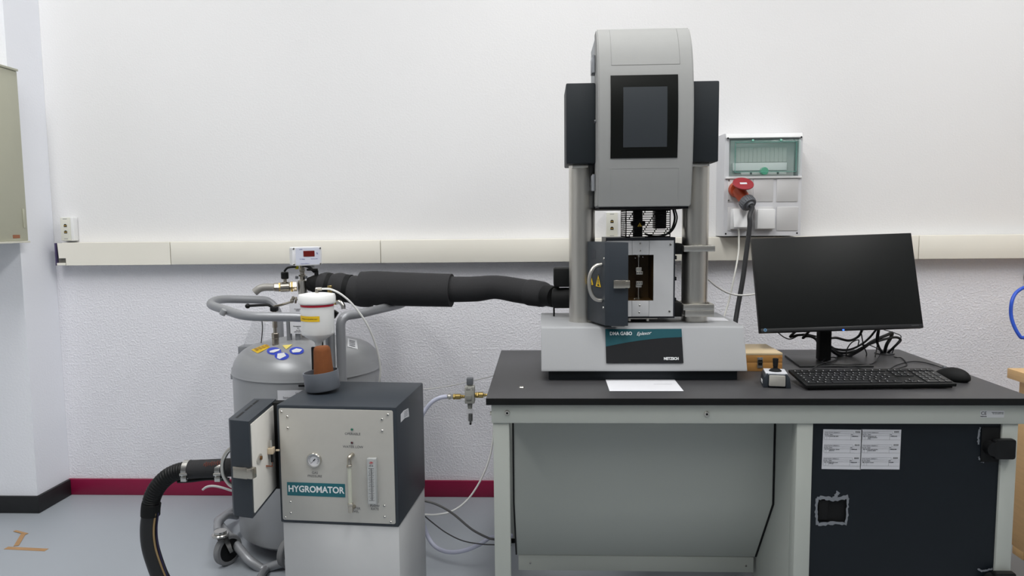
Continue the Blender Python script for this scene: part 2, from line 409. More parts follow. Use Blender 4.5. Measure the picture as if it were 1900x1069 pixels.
def ragged(bm, pts, wd, y, jit=.002):
    P = smooth(pts, 6); L = []
    for i, p in enumerate(P):
        tt = (P[min(i+1, len(P)-1)]-P[max(i-1, 0)]).normalized(); n = Vector((-tt.z, 0, tt.x))
        L.append((p+n*(wd/2+random.uniform(-jit, jit)), p-n*(wd/2+random.uniform(-jit, jit))))
    for (a, b_), (c, d) in zip(L, L[1:]):
        prism(bm, [(v.x, y, v.z) for v in (a, c, d, b_)], (0, .0008, 0))
A = lambda x, y: aty(x, y, yd0-.0009)
bm = B()
ragged(bm, [A(1516, 925), A(1530, 924), A(1550, 927), A(1574, 922)], .010, yd0-.0009)
ragged(bm, [A(1573, 925), A(1572, 948), A(1570, 972)], .006, yd0-.0011)
ragged(bm, [A(1571, 972), A(1545, 971), A(1518, 974)], .008, yd0-.0013)
ragged(bm, [A(1516, 974), A(1515, 950), A(1515, 925)], .008, yd0-.0015)
ragged(bm, [A(1548, 925), A(1552, 918), A(1556, 913)], .010, yd0-.0017)
t.part('tape_edging', bm, GT, dr)
bm = B()
ragged(bm, [A(1819, 793), A(1816, 808), A(1815, 825)], .004, yd0-.0009, .0015)
ragged(bm, [A(1816, 848), A(1820, 856), A(1826, 858)], .004, yd0-.0009, .0015)
ragged(bm, [A(1814, 1056), A(1824, 1060), A(1842, 1056)], .005, yd0-.0009, .0015)
t.part('glue_residue', bm, GT, dr, 'dried grey glue residue')
bm = B(); box(bm, aty(1820, 820, yd0).x, xb-.001, yd0-.003, yd0-.0003, aty(1830, 857, yd0).z, aty(1830, 792, yd0).z, .001); t.part('hinge_plate', bm, BLACKM, dr)
def knob(yt, yb):
    a = aty(1838, yt, -1.2); b_ = aty(1880, yb, -1.2)
    bm = B(); cyl(bm, (a.x+.010, yd0-.0035, (a.z+b_.z)/2), (a.x+.010, -1.206, (a.z+b_.z)/2), .020, n=20)
    Mx = frame(((a.x+b_.x)/2+.006, -1.1875, (a.z+b_.z)/2), (1, 0, 0), (0, -1, 0))
    plate(bm, Mx, b_.x-a.x-.006, a.z-b_.z, .007, .019, bev=.003)
    t.part('latch', bm, BLACK, dr, 'black plastic door latch')
knob(815, 852)
knob(1062, 1099)
# CE label
M = frame(aty(1841, 768.5, -1.1902), (1, 0, 0), (0, -1, 0)); M.translation.y = -1.19
bm = B(); plate(bm, M, .064, .020, .001, .0005); lb = t.part('type_label', bm, mat('silver_label', (188, 190, 192), .4))
MM = M.copy(); MM.translation = M @ Vector((-.023, -.0007, .002)); t.text('CE', MM, .013, INK, lb)
MM.translation = M @ Vector((.03, -.0007, .003)); t.text('Laboratory equipment\nfor use indoors only', MM, .0035, INK, lb, align='RIGHT')
MM.translation = M @ Vector((-.023, -.0007, -.0065)); t.text('MADE IN EU', MM, .003, INK, lb, bold=.0001)
# two parts lists taped to the door
def taglist(x0, x1, y0, y1, tilt, words, lab):
    a = aty(x0, y0, yd0); b_ = aty(x1, y1, yd0); W = b_.x-a.x; H = a.z-b_.z; c = (a+b_)/2; c.y = yd0-.0002
    tt = Thing('parts_list', lab, 'paper', c, 'parts lists on the cabinet door')
    M = at_mat(c) @ Matrix.Rotation(tilt, 4, 'Y')
    bm = B(); box(bm, -W/2, W/2, -.0004, 0, -H/2, H/2, 0, M); sh = tt.part('sheet', bm, mat('list_paper', (196, 197, 202), .8))
    bm = B(); y = -.0007
    def ln(x0, x1, z, th=.00035): box(bm, x0, x1, y, -.0004, z-th/2, z+th/2, 0, M)
    def vl(x, z0, z1, th=.00035): box(bm, x-th/2, x+th/2, y, -.0004, z0, z1, 0, M)
    X = [-W/2+.004, -W/2+.0105, -W/2+.018, W/2-.031, W/2-.0015]
    for k in range(3):
        zt = H/2-.005-k*H/3.05
        ln(X[0], W/2-.024, zt-.001); ln(X[0], X[4], zt-.007); ln(X[0], X[4], zt-.0125); ln(X[0], X[4], zt-.0245)
        for xx in X[:4]: vl(xx, zt-.0245, zt-.007)
        vl(X[0], zt-.007, zt-.001); vl(W/2-.024, zt-.007, zt-.001)
    tt.part('ruling', bm, GREYINK, sh)
    bm = B()
    for k in range(3):
        zt = H/2-.005-k*H/3.05; box(bm, W/2-.019, W/2-.006, y, -.0004, zt-.0035, zt+.0005, 0, M)
    tt.part('logo_field', bm, INK, sh)
    for k in range(3):
        zt = H/2-.005-k*H/3.05
        def tx(s, x, z, sz, mt=INK, al='LEFT'):
            MM = M @ Matrix.Translation((x, -.0009, z)); tt.text(s, MM, sz, mt, sh, align=al)
        tx('Order Number: 208020-0-11', X[0]+.001, zt-.004, .0035, GREYINK)
        tx('NETZSCH', W/2-.0125, zt-.0015, .0028, WHITEINK, 'CENTER')
        tx('Pos.', X[0]+.0005, zt-.0098, .003); tx('Pcs.', X[1]+.0007, zt-.0098, .003); tx('Name', X[2]+.001, zt-.0098, .0032); tx('No.', X[3]+.001, zt-.0090, .0032)
        for q, wd in enumerate(words[k][2]): tx(wd, X[2]+.001, zt-.0148-q*.0032, .0031)
        tx(words[k][0], X[0]+.002, zt-.0150, .0031); tx('1 ST', X[1]+.001, zt-.0150, .0031); tx(words[k][1], X[3]+.001, zt-.0140, .0031)
    return tt
taglist(1527, 1597, 797, 871, .014, [('10', '1-2080020-049', ['ANALYZER 500N']), ('60', '1-208032-088', ['Temperature chamber', 'Equipment']), ('100', '1-2080025-089', ['Digital temp.control', 'L+N Tech'])],
        'left white parts list with printed tables on the dark cabinet door')
taglist(1598, 1669, 797, 871, .006, [('200', '1-7080031-049', ['Compression and', 'bending clamp/shear', 'clamp']), ('120', '1-2080032-088', ['Purge control gas flow', 'controller cabinet']), ('300', 'NG_0529', ['Set in chamber'])],
        'right white parts list with printed tables on the dark cabinet door')

# ------------------------------------------------------------------ testing machine
t = Thing('testing_machine', 'tall grey and anthracite material testing machine on the bench', 'machine', (.311, -.78, .75))
bm = B(); box(bm, .018, .602, -.964, -.60, .7502, .781, .002); t.part('plinth', bm, ANTH2)
bm = B()
prof = [(-.985, .7815), (-.982, .79), (-.936, .910), (-.930, .914), (-.585, .914), (-.58, .909), (-.58, .7815)]
prism(bm, [(-.005, y, z) for y, z in prof], (.632, 0, 0), .002); bh = t.part('base_housing', bm, CAST, angle=25)
# name plate on the inclined front
n0 = Vector((0, -.12, .046)).normalized(); pf = Vector((.311, -.959, .850))
n0 = Vector((0, -(.910-.79), -( -.936+.982))); n0 = Vector((0, -.12, .046)).normalized()
def fp(x, y): return atp(x, y, Vector((.3, -.9825, .79)), n0)
a, b_, c, d = fp(1123.5, 611), fp(1265.5, 611), fp(1266.5, 674), fp(1124, 674)
cen = (a+b_+c+d)/4; W = ((b_-a).length+(c-d).length)/2; H = ((a-d).length+(b_-c).length)/2
M = frame(cen+n0*.0026, (1, 0, 0), n0)
bm = B(); plate(bm, M, W, H, .0005, .001); npl = t.part('name_plate', bm, mat('print_charcoal', (18, 20, 24), .5, spec=.25))
bm = B(); curve = [(-W/2, -.002), (-W/4, .0095), (0, .0185), (W/4, .0245), (W/2, .0275)]
cs = smooth([Vector((x, 0, z)) for x, z in curve], 5)
prism(bm, [M @ Vector((-W/2, -.0013, H/2))] + [M @ Vector((v.x, -.0013, v.z)) for v in cs] + [M @ Vector((W/2, -.0013, H/2))], M.to_3x3() @ Vector((0, -.0002, 0))); t.part('teal_field', bm, mat('print_teal_dark', (14, 74, 84), .5, spec=.3), npl)
def on(M, x, z, y=-.002): return M @ Matrix.Translation((x, y, z))
t.text('DMA GABO', on(M, -W/2+.0135, H/2-.0150), .0150, WHITEINK, npl, bold=.0004, sx=.88, align='LEFT')
t.objx = None
t.text('Eplexor', on(M, -W/2+.096, H/2-.0165) @ Matrix.Rotation(-.08, 4, 'Y'), .0150, WHITEINK, npl, shear=.5, sx=.95, align='LEFT')
t.text('NETZSCH', on(M, W/2-.014, -H/2+.0130), .0115, WHITEINK, npl, bold=.0005, sx=.90, align='RIGHT')
bm = B(); box(bm, -.0003, .0003, -.0022, -.0015, -.010, .010, 0, M @ Matrix.Translation((-W/2+.0895, 0, H/2-.016))); t.part('divider_line', bm, mat('print_darkteal', (20, 70, 80), .5), npl)
# documents lying on the housing top
bm = B(); zt = .9142; prism(bm, [atz(1311, 595.5, zt), atz(1352, 595.5, zt), atz(1343, 590, zt), atz(1308, 589, zt)], (0, 0, .0008))
q = atz(1330, 593, zt); solo('paper_note', bm, PAPER, 'small white paper slip on the machine base beside the right steel column', 'paper', (q.x, q.y, zt))
# columns
for x, lab in ((.131, None), (.500, None)):
    bm = B(); cyl(bm, (x, -.805, .9142), (x, -.805, 1.60), .0425, n=48); t.part('column', bm, STEEL)
for xa, xb in ((.077, .168), (.446, .549)):
    bm = B(); box(bm, xa, xb, -.90, -.70, 1.4255, 1.6725, .004); t.part('side_housing', bm, ANTH2)
    bm = B(); box(bm, xa+.02, xb-.02, -.87, -.74, 1.414, 1.4253, .002); t.part('clamp_collar', bm, STEEL)
# head
HX0, HX1 = .1685, .4510
hp = [(-.969, 1.287), (-.975, 1.289), (-.992, 1.38), (-1.001, 1.46), (-1.005, 1.54), (-1.002, 1.62), (-.992, 1.69), (-.972, 1.755), (-.945, 1.80), (-.918, 1.827)]
cs = smooth([Vector((0, y, z)) for y, z in hp[1:]], 5)
bm = B(); prism(bm, [(HX0, v.y, v.z) for v in [Vector((0, -.969, 1.287))]+cs] + [(HX0, -.905, 1.831), (HX0, -.94+.09, 1.831), (HX0, -.85, 1.287)], (HX1-HX0, 0, 0))
bmesh.ops.recalc_face_normals(bm, faces=bm.faces[:])
es = [e for e in bm.edges if len(e.link_faces) == 2 and e.calc_face_angle(0) > 1.2 and abs((e.verts[0].co-e.verts[1].co).x) < .01]
bmesh.ops.bevel(bm, geom=es, offset=.004, segments=3, affect='EDGES')
hd = t.part('head_cover', bm, HEADM, angle=25)
bm = B(); box(bm, HX0+.004, HX1-.004, -.8495, -.625, 1.287, 1.829, .003); t.part('head_rear_housing', bm, mat('mid_grey_coat', (128, 132, 137), .45, noise=.03))
bm = B(); box(bm, HX0+.006, HX1-.006, -.965, -.64, 1.281, 1.2868); t.part('head_bottom_plate', bm, BLACKM)
def hy(z):
    for v, w2 in zip(cs, cs[1:]):
        if v.z <= z <= w2.z: return v.y+(w2.y-v.y)*(z-v.z)/(w2.z-v.z)
    return cs[-1].y
# panel seams: hair-thin recess lines following the curved front
def seam(pts):
    for i in range(len(pts)-1):
        (x0, z0), (x1, z1) = pts[i], pts[i+1]; n = max(1, int(abs(z1-z0)/.008))
        for k in range(n):
            za = z0+(z1-z0)*k/n; zb = z0+(z1-z0)*(k+1)/n; xa = x0+(x1-x0)*k/n; xb = x0+(x1-x0)*(k+1)/n
            wv = .0006
            a = Vector((xa, hy(za)-.0006, za)); b_ = Vector((xb, hy(zb)-.0006, zb))
            if abs(x1-x0) > abs(z1-z0): q = [a-Vector((0, 0, wv)), b_-Vector((0, 0, wv)), b_+Vector((0, 0, wv)), a+Vector((0, 0, wv))]
            else: q = [a-Vector((wv, 0, 0)), a+Vector((wv, 0, 0)), b_+Vector((wv, 0, 0)), b_-Vector((wv, 0, 0))]
            prism(bm, q, (0, .0005, 0))
SEAM = mat('seam_grey', (120, 121, 120), .6)
bm = B(); seam([(.209, 1.825), (.209, 1.706), (.411, 1.706), (.411, 1.825)]); t.part('upper_panel_seam', bm, SEAM, hd)
bm = B(); seam([(.209, 1.29), (.209, 1.402), (.411, 1.402), (.411, 1.29)]); t.part('lower_panel_seam', bm, mat('seam_light', (156, 157, 156), .6), hd)
# display, tilted with the front
def dpy(z): return hy(z)-.002
z0, z1 = 1.431, 1.6745
bm = B(); N = 12
rows = [z0+(z1-z0)*i/N for i in range(N+1)]
prism(bm, [(.2055, hy(z)-.0022, z) for z in rows]+[(.2055, hy(z)+.001, z) for z in rows[::-1]], (.1985, 0, 0))
dp = t.part('display_glass', bm, mat('display_black', (10, 12, 10), .3, spec=.3), angle=20)
a, b_ = aty(1157, 161, -1.01), aty(1238, 272, -1.01)
rows = [b_.z+(a.z-b_.z)*i/N for i in range(N+1)]
bm = B(); prism(bm, [(a.x, hy(z)-.0030, z) for z in rows]+[(a.x, hy(z)-.0021, z) for z in rows[::-1]], (b_.x-a.x, 0, 0))
t.part('display_screen', bm, mat('display_grey', (54, 58, 62), .35, spec=.3), dp, angle=20)
# hinges on the head's left side
for z in (1.728, 1.365):
    bm = B(); cyl(bm, (HX0-.006, -.905, z-.026), (HX0-.006, -.905, z+.026), .005, n=14)
    box(bm, HX0-.012, HX0+.0005, -.885, -.84, z-.024, z+.024, .002); t.part('hinge', bm, mat('hinge_grey', (150, 153, 158), .35, metal=.5))
bm = B(); cyl(bm, (HX0-.001, -.93, 1.55), (HX0-.006, -.93, 1.55), .005, n=12); t.part('side_knob', bm, mat('side_knob_grey', (90, 92, 96), .5))
# --- ventilated cage between head and chamber
ya = -.845
p0 = aty(1161, 390, ya); p1 = aty(1244, 441, ya); cx0, cx1, cz1, cz0 = p0.x, p1.x, 1.2808, p1.z
bm = B()
def slotpanel(bm, u0, u1, put, seed, nr=12):
    rh = (cz1-cz0-.008)/nr
    for i in range(nr+1):
        z = cz0+.004+i*rh; put(bm, u0, u1, z-.0013, z+.0013)
    put(bm, u0, u1, cz0, cz0+.004); put(bm, u0, u1, cz1-.004, cz1)
    put(bm, u0, u0+.003, cz0, cz1); put(bm, u1-.003, u1, cz0, cz1)
    for i in range(nr):
        z = cz0+.004+i*rh; x = u0+.008+((i*.0045+seed) % .036)
        while x < u1-.006:
            put(bm, x-.0016, x+.0016, z+.0013, z+rh-.0013); x += .036
slotpanel(bm, cx0, cx1, lambda bm, a, b_, c, d: box(bm, a, b_, ya, ya+.0015, c, d), .004)
cg = t.part('ventilated_guard', bm, BLACKM, angle=10)
bm = B(); slotpanel(bm, -.8433, -.7, lambda bm, a, b_, c, d: box(bm, cx0, cx0+.0015, a, b_, c, d), .01); t.part('guard_side', bm, BLACKM, angle=10)
bm = B(); box(bm, aty(1175, 400, -.8).x, aty(1191, 400, -.8).x, -.82, -.785, cz0-.012, cz1-.0005, .003); box(bm, aty(1171, 400, -.8).x, aty(1196, 400, -.8).x, -.822, -.784, cz0+.04, cz0+.055, .003)
t.part('drive_shaft', bm, BLACKM)
bm = B(); box(bm, aty(1214, 400, -.76).x, aty(1235, 400, -.76).x, -.78, -.72, cz0+.028, cz1-.0005, .004); t.part('actuator_block', bm, BLACK)
def triangle(t, c, s, M0, par, nm='warning_sign', hz=1):
    """yellow warning triangle with black rim lying on frame M0 at local (cx,cz)"""
    M = M0 @ Matrix.Translation((c[0], 0, c[1])); h = s*.866*hz
    bm = B(); prism(bm, [M @ Vector(v) for v in ((-s/2, 0, -h/3), (s/2, 0, -h/3), (0, 0, 2*h/3))], M.to_3x3() @ Vector((0, -.0005, 0))); o = t.part(nm, bm, INK, par)
    k = .84; bm = B(); prism(bm, [M @ Vector((a*k, -.0005, b_*k)) for a, b_ in ((-s/2, -h/3), (s/2, -h/3), (0, 2*h/3))], M.to_3x3() @ Vector((0, -.0003, 0)))
    t.part('yellow_field', bm, YEL, o)
    bm = B(); prism(bm, [M @ Vector((a, -.0008, b_)) for a, b_ in ((-s*.05, -h*.05), (s*.05, -h*.05), (s*.06, h*.3), (-s*.06, h*.3))], M.to_3x3() @ Vector((0, -.0003, 0)))
    prism(bm, [M @ Vector((a, -.0008, b_)) for a, b_ in ((-s*.16, -h*.22), (s*.2, -h*.22), (s*.1, -h*.08), (-s*.1, -h*.08))], M.to_3x3() @ Vector((0, -.0003, 0)))
    t.part('pictogram', bm, INK, o); return o
q = aty(1187, 418, ya-.001)
triangle(t, (0, 0), .017, frame((q.x, ya-.0002, q.z), (1, 0, 0), (0, -1, 0)), None)
bm = B()
for k, (dx, r) in enumerate(((0, .0035), (.006, .0025))):
    tube(bm, [aty(1249+dx*600, 388, -.80), aty(1252+dx*700, 405, -.80), aty(1247+dx*500, 424, -.81), aty(1236+dx*200, 435, -.815), aty(1215, 439-k, -.81), aty(1196, 434, -.80)], r, 8)
t.part('cable_loop', bm, BLACK)
# --- chamber
CX0, CX1, CZ0, CZ1 = .207, .421, .936, 1.181
ox0, ox1 = aty(1163, 520, -.86).x, aty(1212.5, 520, -.86).x; ox0 = .314-(ox1-.314)
oz1, oz0 = aty(1200, 473, -.86).z, aty(1200, 558, -.86).z
DKF = mat('chamber_frame_dark', (36, 39, 46), .45)
bm = B()   # insulated body with a real cavity
xa, xb, za, zb, yf, yb = CX0-.002, CX1+.006, CZ0-.006, CZ1+.010, -.855, -.69
for a, b_, c, d in ((xa, ox0-.004, za, zb), (ox1+.004, xb, za, zb), (ox0-.004, ox1+.004, za, oz0-.004), (ox0-.004, ox1+.004, oz1+.004, zb)):
    box(bm, a, b_, yf, yb, c, d)
ch = t.part('chamber_body', bm, DKF, angle=10)
bm = B(); ym = -.74
M_IN = mat('chamber_lining', (84, 62, 30), .45, noise=.35, nscale=12)
for a, b_, c, d in ((ox0-.004, ox0-.001, oz0-.004, oz1+.004), (ox1+.001, ox1+.004, oz0-.004, oz1+.004)): box(bm, a, b_, yf, ym, c, d)
box(bm, ox0-.004, ox1+.004, ym, ym+.003, oz0-.004, oz1+.004)
for c, d in ((oz0-.004, oz0-.001), (oz1+.001, oz1+.004)): box(bm, ox0-.001, ox1+.001, yf, ym, c, d)
t.part('chamber_lining', bm, M_IN, angle=10)
FPL = mat('front_plate_white', (204, 205, 207), .4, metal=.1, noise=.02)
def fplate(a, b_, c, d, nm='front_plate'):
    bm = B(); box(bm, a+.0003, b_-.0003, -.861, -.8552, c, d, .0012); return t.part(nm, bm, FPL)
xm0, xm1 = .314-.0255, .314+.0295
pr = fplate(xm1, CX1, CZ0, CZ1)   # right C-shaped plate as one piece
bm = B(); prism(bm, [(xm1+.0003, -.861, CZ0), (CX1, -.861, CZ0), (CX1, -.861, CZ1), (xm1+.0003, -.861, CZ1), (xm1+.0003, -.861, oz1), (ox1, -.861, oz1), (ox1, -.861, oz0), (xm1+.0003, -.861, oz0)], (0, .0058, 0))
bpy.data.objects.remove(pr); pr = t.part('front_plate', bm, FPL)
bm = B(); prism(bm, [(CX0, -.861, CZ0), (xm0-.0003, -.861, CZ0), (xm0-.0003, -.861, oz0), (ox0, -.861, oz0), (ox0, -.861, oz1), (xm0-.0003, -.861, oz1), (xm0-.0003, -.861, CZ1), (CX0, -.861, CZ1)], (0, .0058, 0)); t.part('front_plate', bm, FPL)
pu = fplate(xm0, xm1, oz1, CZ1, 'upper_block'); pd = fplate(xm0, xm1, CZ0, oz0, 'lower_block')
for x, y in ((1188, 452), (1188, 465)): q = aty(x, y, -.861); t.inst('screw', SCR_SM, at_mat((q.x, -.861, q.z)), pu)
for x, y in ((1187, 567), (1186, 580)): q = aty(x, y, -.861); t.inst('screw', SCR_SM, at_mat((q.x, -.861, q.z)), pd)
for x, y in ((1244, 454), (1242, 578)): q = aty(x, y, -.861); t.inst('screw', SCR, at_mat((q.x, -.861, q.z)), pr)
# sample clamps
gx = aty(1184.5, 520, -.80).x; Z = lambda y: aty(1185, y, -.80).z
bm = B(); cyl(bm, (gx, -.80, Z(473)), (gx, -.80, Z(477)), .009, n=20); cyl(bm, (gx, -.80, Z(477)), (gx, -.80, Z(493)), .0032, n=14); cyl(bm, (gx, -.80, oz1+.004), (gx, -.80, Z(473)), .007); t.part('upper_rod', bm, STEEL)
bm = B(); cyl(bm, (gx, -.80, Z(558)), (gx, -.80, Z(553)), .009, n=20); cyl(bm, (gx, -.80, Z(553)), (gx, -.80, Z(536)), .0032, n=14); cyl(bm, (gx, -.80, oz0-.004), (gx, -.80, Z(558)), .007); t.part('lower_rod', bm, STEEL)
for ya_, yb_, yc_ in ((496, 503, 509), (533, 528, 521.5)):
    bm = B(); s = 1 if ya_ < 510 else -1
    z = sorted((Z(ya_), Z(yb_))); box(bm, gx-.010, gx+.010, -.808, -.792, z[0], z[1], .001)
    z2 = sorted((Z(yb_), Z(yc_))); box(bm, gx-.009, gx+.013, -.812, -.790, z2[0], z2[1], .001)
    cyl(bm, (gx, -.80, z[0] if s < 0 else z[1]), (gx, -.80, Z(493) if s > 0 else Z(536)), .004, n=12)
    cl = t.part('sample_clamp', bm, STEEL)
    q = (gx+.002, -.812, (z2[0]+z2[1])/2)
    for dx in (-.006, 0, .006): t.inst('screw', SCR_BLK, at_mat((q[0]+dx, q[1], q[2]), I4) @ Matrix.Scale(.45, 4), cl)
for x, y in ((1178, 478), (1192, 476), (1176, 554), (1192, 555)):
    q = aty(x, y, -.80); bm = B(); cyl(bm, (q.x, -.80, q.z), (q.x+.003, -.80, q.z-.002), .0025, n=10); t.part('thumb_screw', bm, CHROME)
# under and above chamber
bm = B(); cyl(bm, (.314, -.80, .9142), (.314, -.80, .931), .034, n=32); t.part('load_cell', bm, BLACKM)
for x in (.283, .342):
    bm = B(); cyl(bm, (x, -.842, .919), (x, -.842, .9295), .005, n=14); t.part('spacer', bm, STEEL)
bm = B(); box(bm, .30-.016, .372, -.857, -.75, .9272, .9298); t.part('under_plate', bm, STEEL)
bm = B(); box(bm, .284, .330, -.852, -.80, CZ1+.0102, CZ1+.0118); t.part('top_collar', bm, STEEL)
# column clamps carrying the chamber
a = aty(1262, 456, -.87); b_ = aty(1327, 467, -.87); xr = b_.x
def clampslab(z0, z1, x0=.452, x1=None):
    bm = B(); x1 = x1 or xr
    box(bm, x0, x1, -.87, -.8485, z0, z1, .001); box(bm, x0, x1, -.7615, -.745, z0, z1, .001)
    box(bm, x0, .4575, -.8485, -.7615, z0, z1); box(bm, .5427, x1, -.8485, -.7615, z0, z1)
    return t.part('column_clamp', bm, STEEL)
clampslab(aty(1290, 467, -.87).z, aty(1290, 456, -.87).z)
clampslab(aty(1290, 576, -.87).z+.0003, aty(1290, 565, -.87).z); clampslab(aty(1290, 588, -.87).z, aty(1290, 576, -.87).z-.0003, .458)
for ya_, yb_ in ((452, 472), (562, 588)):
    bm = B(); box(bm, CX1+.0062, .4518, -.85, -.76, aty(1256, yb_, -.85).z, aty(1256, ya_, -.85).z, .002); t.part('carrier_block', bm, BLACKM)
for y in (478, 517, 556):
    q = aty(1254, y, -.84); bm = B(); box(bm, CX1+.0062, CX1+.013, -.845, -.825, q.z-.006, q.z+.006, .001); t.part('side_fitting', bm, BLACK)
# --- open chamber door
def chamber_door(t, A_, B_, C_, D_, z0, z1, inner=None):
    """slab with plan outline A far-outer, B near-outer, C near-inner, D far-inner"""
    bm = B()
    A2, B2, C2, D2 = [Vector((v[0], v[1], 0)) for v in (A_, B_, C_, D_)]
    ch1 = B2+(A2-B2).normalized()*.008; ch2 = B2+(C2-B2).normalized()*.012
    pts = [A2, ch1, ch2, C2, D2]
    prism(bm, [(p.x, p.y, z0) for p in pts], (0, 0, z1-z0), .0015)
    return t.part('door', bm, ANTH, angle=25)
zt, zb = 1.1795, .923
A_, B_, C_, D_ = (.140, -.822), (.1945, -.985), (.2625, -.985), (.208, -.866)
dr = chamber_door(t, A_, B_, C_, D_, zb, zt)
uo = (Vector(B_)-Vector(A_)); uo3 = Vector((uo.x, uo.y, 0)).normalized(); no = Vector((uo3.y, -uo3.x, 0))
MO = frame((A_[0], A_[1], (zb+zt)/2), uo3, no)          # outer face
def oface(x, y):
    q = atp(x, y, Vector((A_[0], A_[1], 1)), no); return MO.inverted() @ q
for x, y in ((1087, 475), (1121, 480), (1086, 559), (1120, 571)):
    v = oface(x, y); v.y = 0; t.inst('screw', SCR, MO @ Matrix.Translation(v), dr)
for x, y in ((1096.5, 521), (1110.5, 525)):
    v = oface(x, y); triangle(t, (v.x, v.z), .050, MO @ Matrix.Translation((0, -.0002, 0)), dr)
v0 = oface(1117, 491); v1 = oface(1115, 557)
bm = B(); hc = (v0.z+v1.z)/2; hh = (v0.z-v1.z)/2; P = [MO @ Vector((v0.x-.004*math.sin(a), -.001-.040*math.sin(a)**.8, hc+hh*math.cos(a))) for a in [PI*i/12 for i in range(13)]]
tube(bm, P, .0062, 14); t.part('handle', bm, STEEL, dr, 'curved chrome pull handle')
q = oface(1102, 472); bm = B(); plate(bm, MO, .030, .028, .001, .0004, q.x, q.z); t.part('blank_label', bm, mat('label_anthracite', (48, 52, 60), .3), dr)
def latch(t, M, par, flip=1, s=1):
    bm = B(); S = M @ Matrix.Scale(s, 4)
    box(bm, -.018, .014, -.010, 0, -.011, .011, .002, S); pb = t.part('latch', bm, CHROME, par, 'chromed snap latch')
    bm = B(); box(bm, .0145, .030, -.013, .004, -.012, .012, .003, S); box(bm, -.020, .016, -.0125, -.0102, -.0125, .0125, .001, S); t.part('latch', bm, NICKEL, par, 'chromed snap latch')
q = aty(1150, 527, -.985); latch(t, frame((q.x, -.9855, q.z), (1, 0, 0), (0, -1, 0)), dr)
bm = B(); box(bm, .212, .252, -.980, -.95, zb-.0035, zb-.0002, .001); t.part('door_stop', bm, mat('door_stop_grey', (150, 150, 150), .5), dr)
# hose inlet behind left column
bm = B(); q0 = aty(1027, 497, -.68); q1 = aty(1060, 531, -.68); box(bm, q0.x, .12, -.72, -.64, q1.z, q0.z, .006)
t.part('inlet_block', bm, BLACKM)
bm = B(); q0 = aty(1027, 553, -.68); cyl(bm, (q0.x, -.68, q0.z), (.205, -.72, q0.z+.005), .036, n=28, bev=.003)
cyl(bm, (.04, -.68, .9145), (.04, -.68, q0.z-.03), .003, n=8); t.part('inlet_pipe', bm, BLACKM)
q0z = q0.z
MACH = t

# ------------------------------------------------------------------ power distribution box on the wall
yb = -.125
a = aty(1345, 250, yb); b_ = aty(1485, 437, yb); BX0, BX1, BZ0, BZ1 = a.x, b_.x, b_.z, aty(1415, 247, yb).z
t = Thing('distribution_box', 'light grey wall power distribution box with teal window and sockets', 'power box', ((BX0+BX1)/2, 0, BZ0))
BOXM = mat('box_grey', (206, 207, 211), .4, noise=.015)
bm = B(); wz1 = aty(1400, 258, yb).z; wz0 = aty(1400, 327, yb).z; wx0 = aty(1353, 290, yb).x; wx1 = aty(1484, 290, yb).x-.004
y0 = yb
for p in (((BX0, BZ0), (BX1, BZ0), (BX1, wz0), (BX0, wz0)),):
    prism(bm, [(x, y0, z) for x, z in p], (0, .004, 0))
for x0, x1, z0, z1 in ((BX0, wx0, wz0, wz1), (wx1, BX1, wz0, wz1), (BX0, BX1, wz1, BZ1)): box(bm, x0, x1, y0, y0+.004, z0, z1)
# body flaring towards the wall
f = .002; fr = [(BX0, BZ0), (BX1, BZ0), (BX1, BZ1), (BX0, BZ1)]; bk = [(BX0-f, BZ0-f*.4), (BX1+f, BZ0-f*.4), (BX1+f, BZ1+f), (BX0-f, BZ1+f)]
A1 = [bm.verts.new((x, y0+.004, z)) for x, z in fr]; A2 = [bm.verts.new((x, -.03, z)) for x, z in bk]; A3 = [bm.verts.new((x, -.001, z)) for x, z in bk]
for P_, Q_ in ((A1, A2), (A2, A3)):
    for i in range(4): bm.faces.new((P_[i], P_[(i+1) % 4], Q_[(i+1) % 4], Q_[i]))
bm.faces.new(A3)
t.part('body', bm, BOXM, angle=40)
bm = B(); prism(bm, [(BX0+.003, y0-.004, BZ1-.001), (BX1-.003, y0-.004, BZ1-.001), (BX1-.003, y0-.012, wz1+.004), (BX0+.003, y0-.012, wz1+.004)], (0, .0035, 0), .0015); t.part('hood_strip', bm, WHITEP)
bm = B(); box(bm, BX0+.004, BX1-.002, y0-.008, y0-.0002, wz0-.010, wz0-.002, .002); t.part('ledge', bm, WHITEP)
for x, z in ((BX0+.010, BZ1-.02), (BX1-.010, BZ1-.02), (BX0+.010, BZ0+.010), (BX1-.014, BZ0+.010)):
    t.inst('screw', SCR_BLK, at_mat((x, y0-(.0125 if z > wz1 else .0002), z)))
# inside the window
bm = B(); IN = mat('breaker_cover', (196, 200, 198), .5); box(bm, wx0, wx1, -.066, -.062, wz0, wz1); t.part('inner_cover', bm, IN)
H = wz1-wz0; W = wx1-wx0
for k in range(12):
    bm = B(); x = wx0+W*.14+k*W*.062; box(bm, x, x+W*.060, -.078, -.0664, wz0+H*.40, wz0+H*.80, .001); t.part('module_blank', bm, mat('module_grey', (186, 190, 186), .5))
bm = B(); box(bm, wx0+W*.09, wx0+W*.88, -.084, -.0664, wz0+H*.17, wz0+H*.385, .002); t.part('label_strip', bm, mat('strip_light', (216, 222, 222), .5))
bm = B(); box(bm, wx0+W*.2, wx0+W*.86, -.098, -.090, wz0+H*.05, wz0+H*.135, .001); t.part('latch_bar', bm, IN)
for u in (.33, .72):
    bm = B(); box(bm, wx0+W*u, wx0+W*u+.008, -.0995, -.0984, wz0+H*.06, wz0+H*.12); t.part('latch_slot', bm, BLACK)
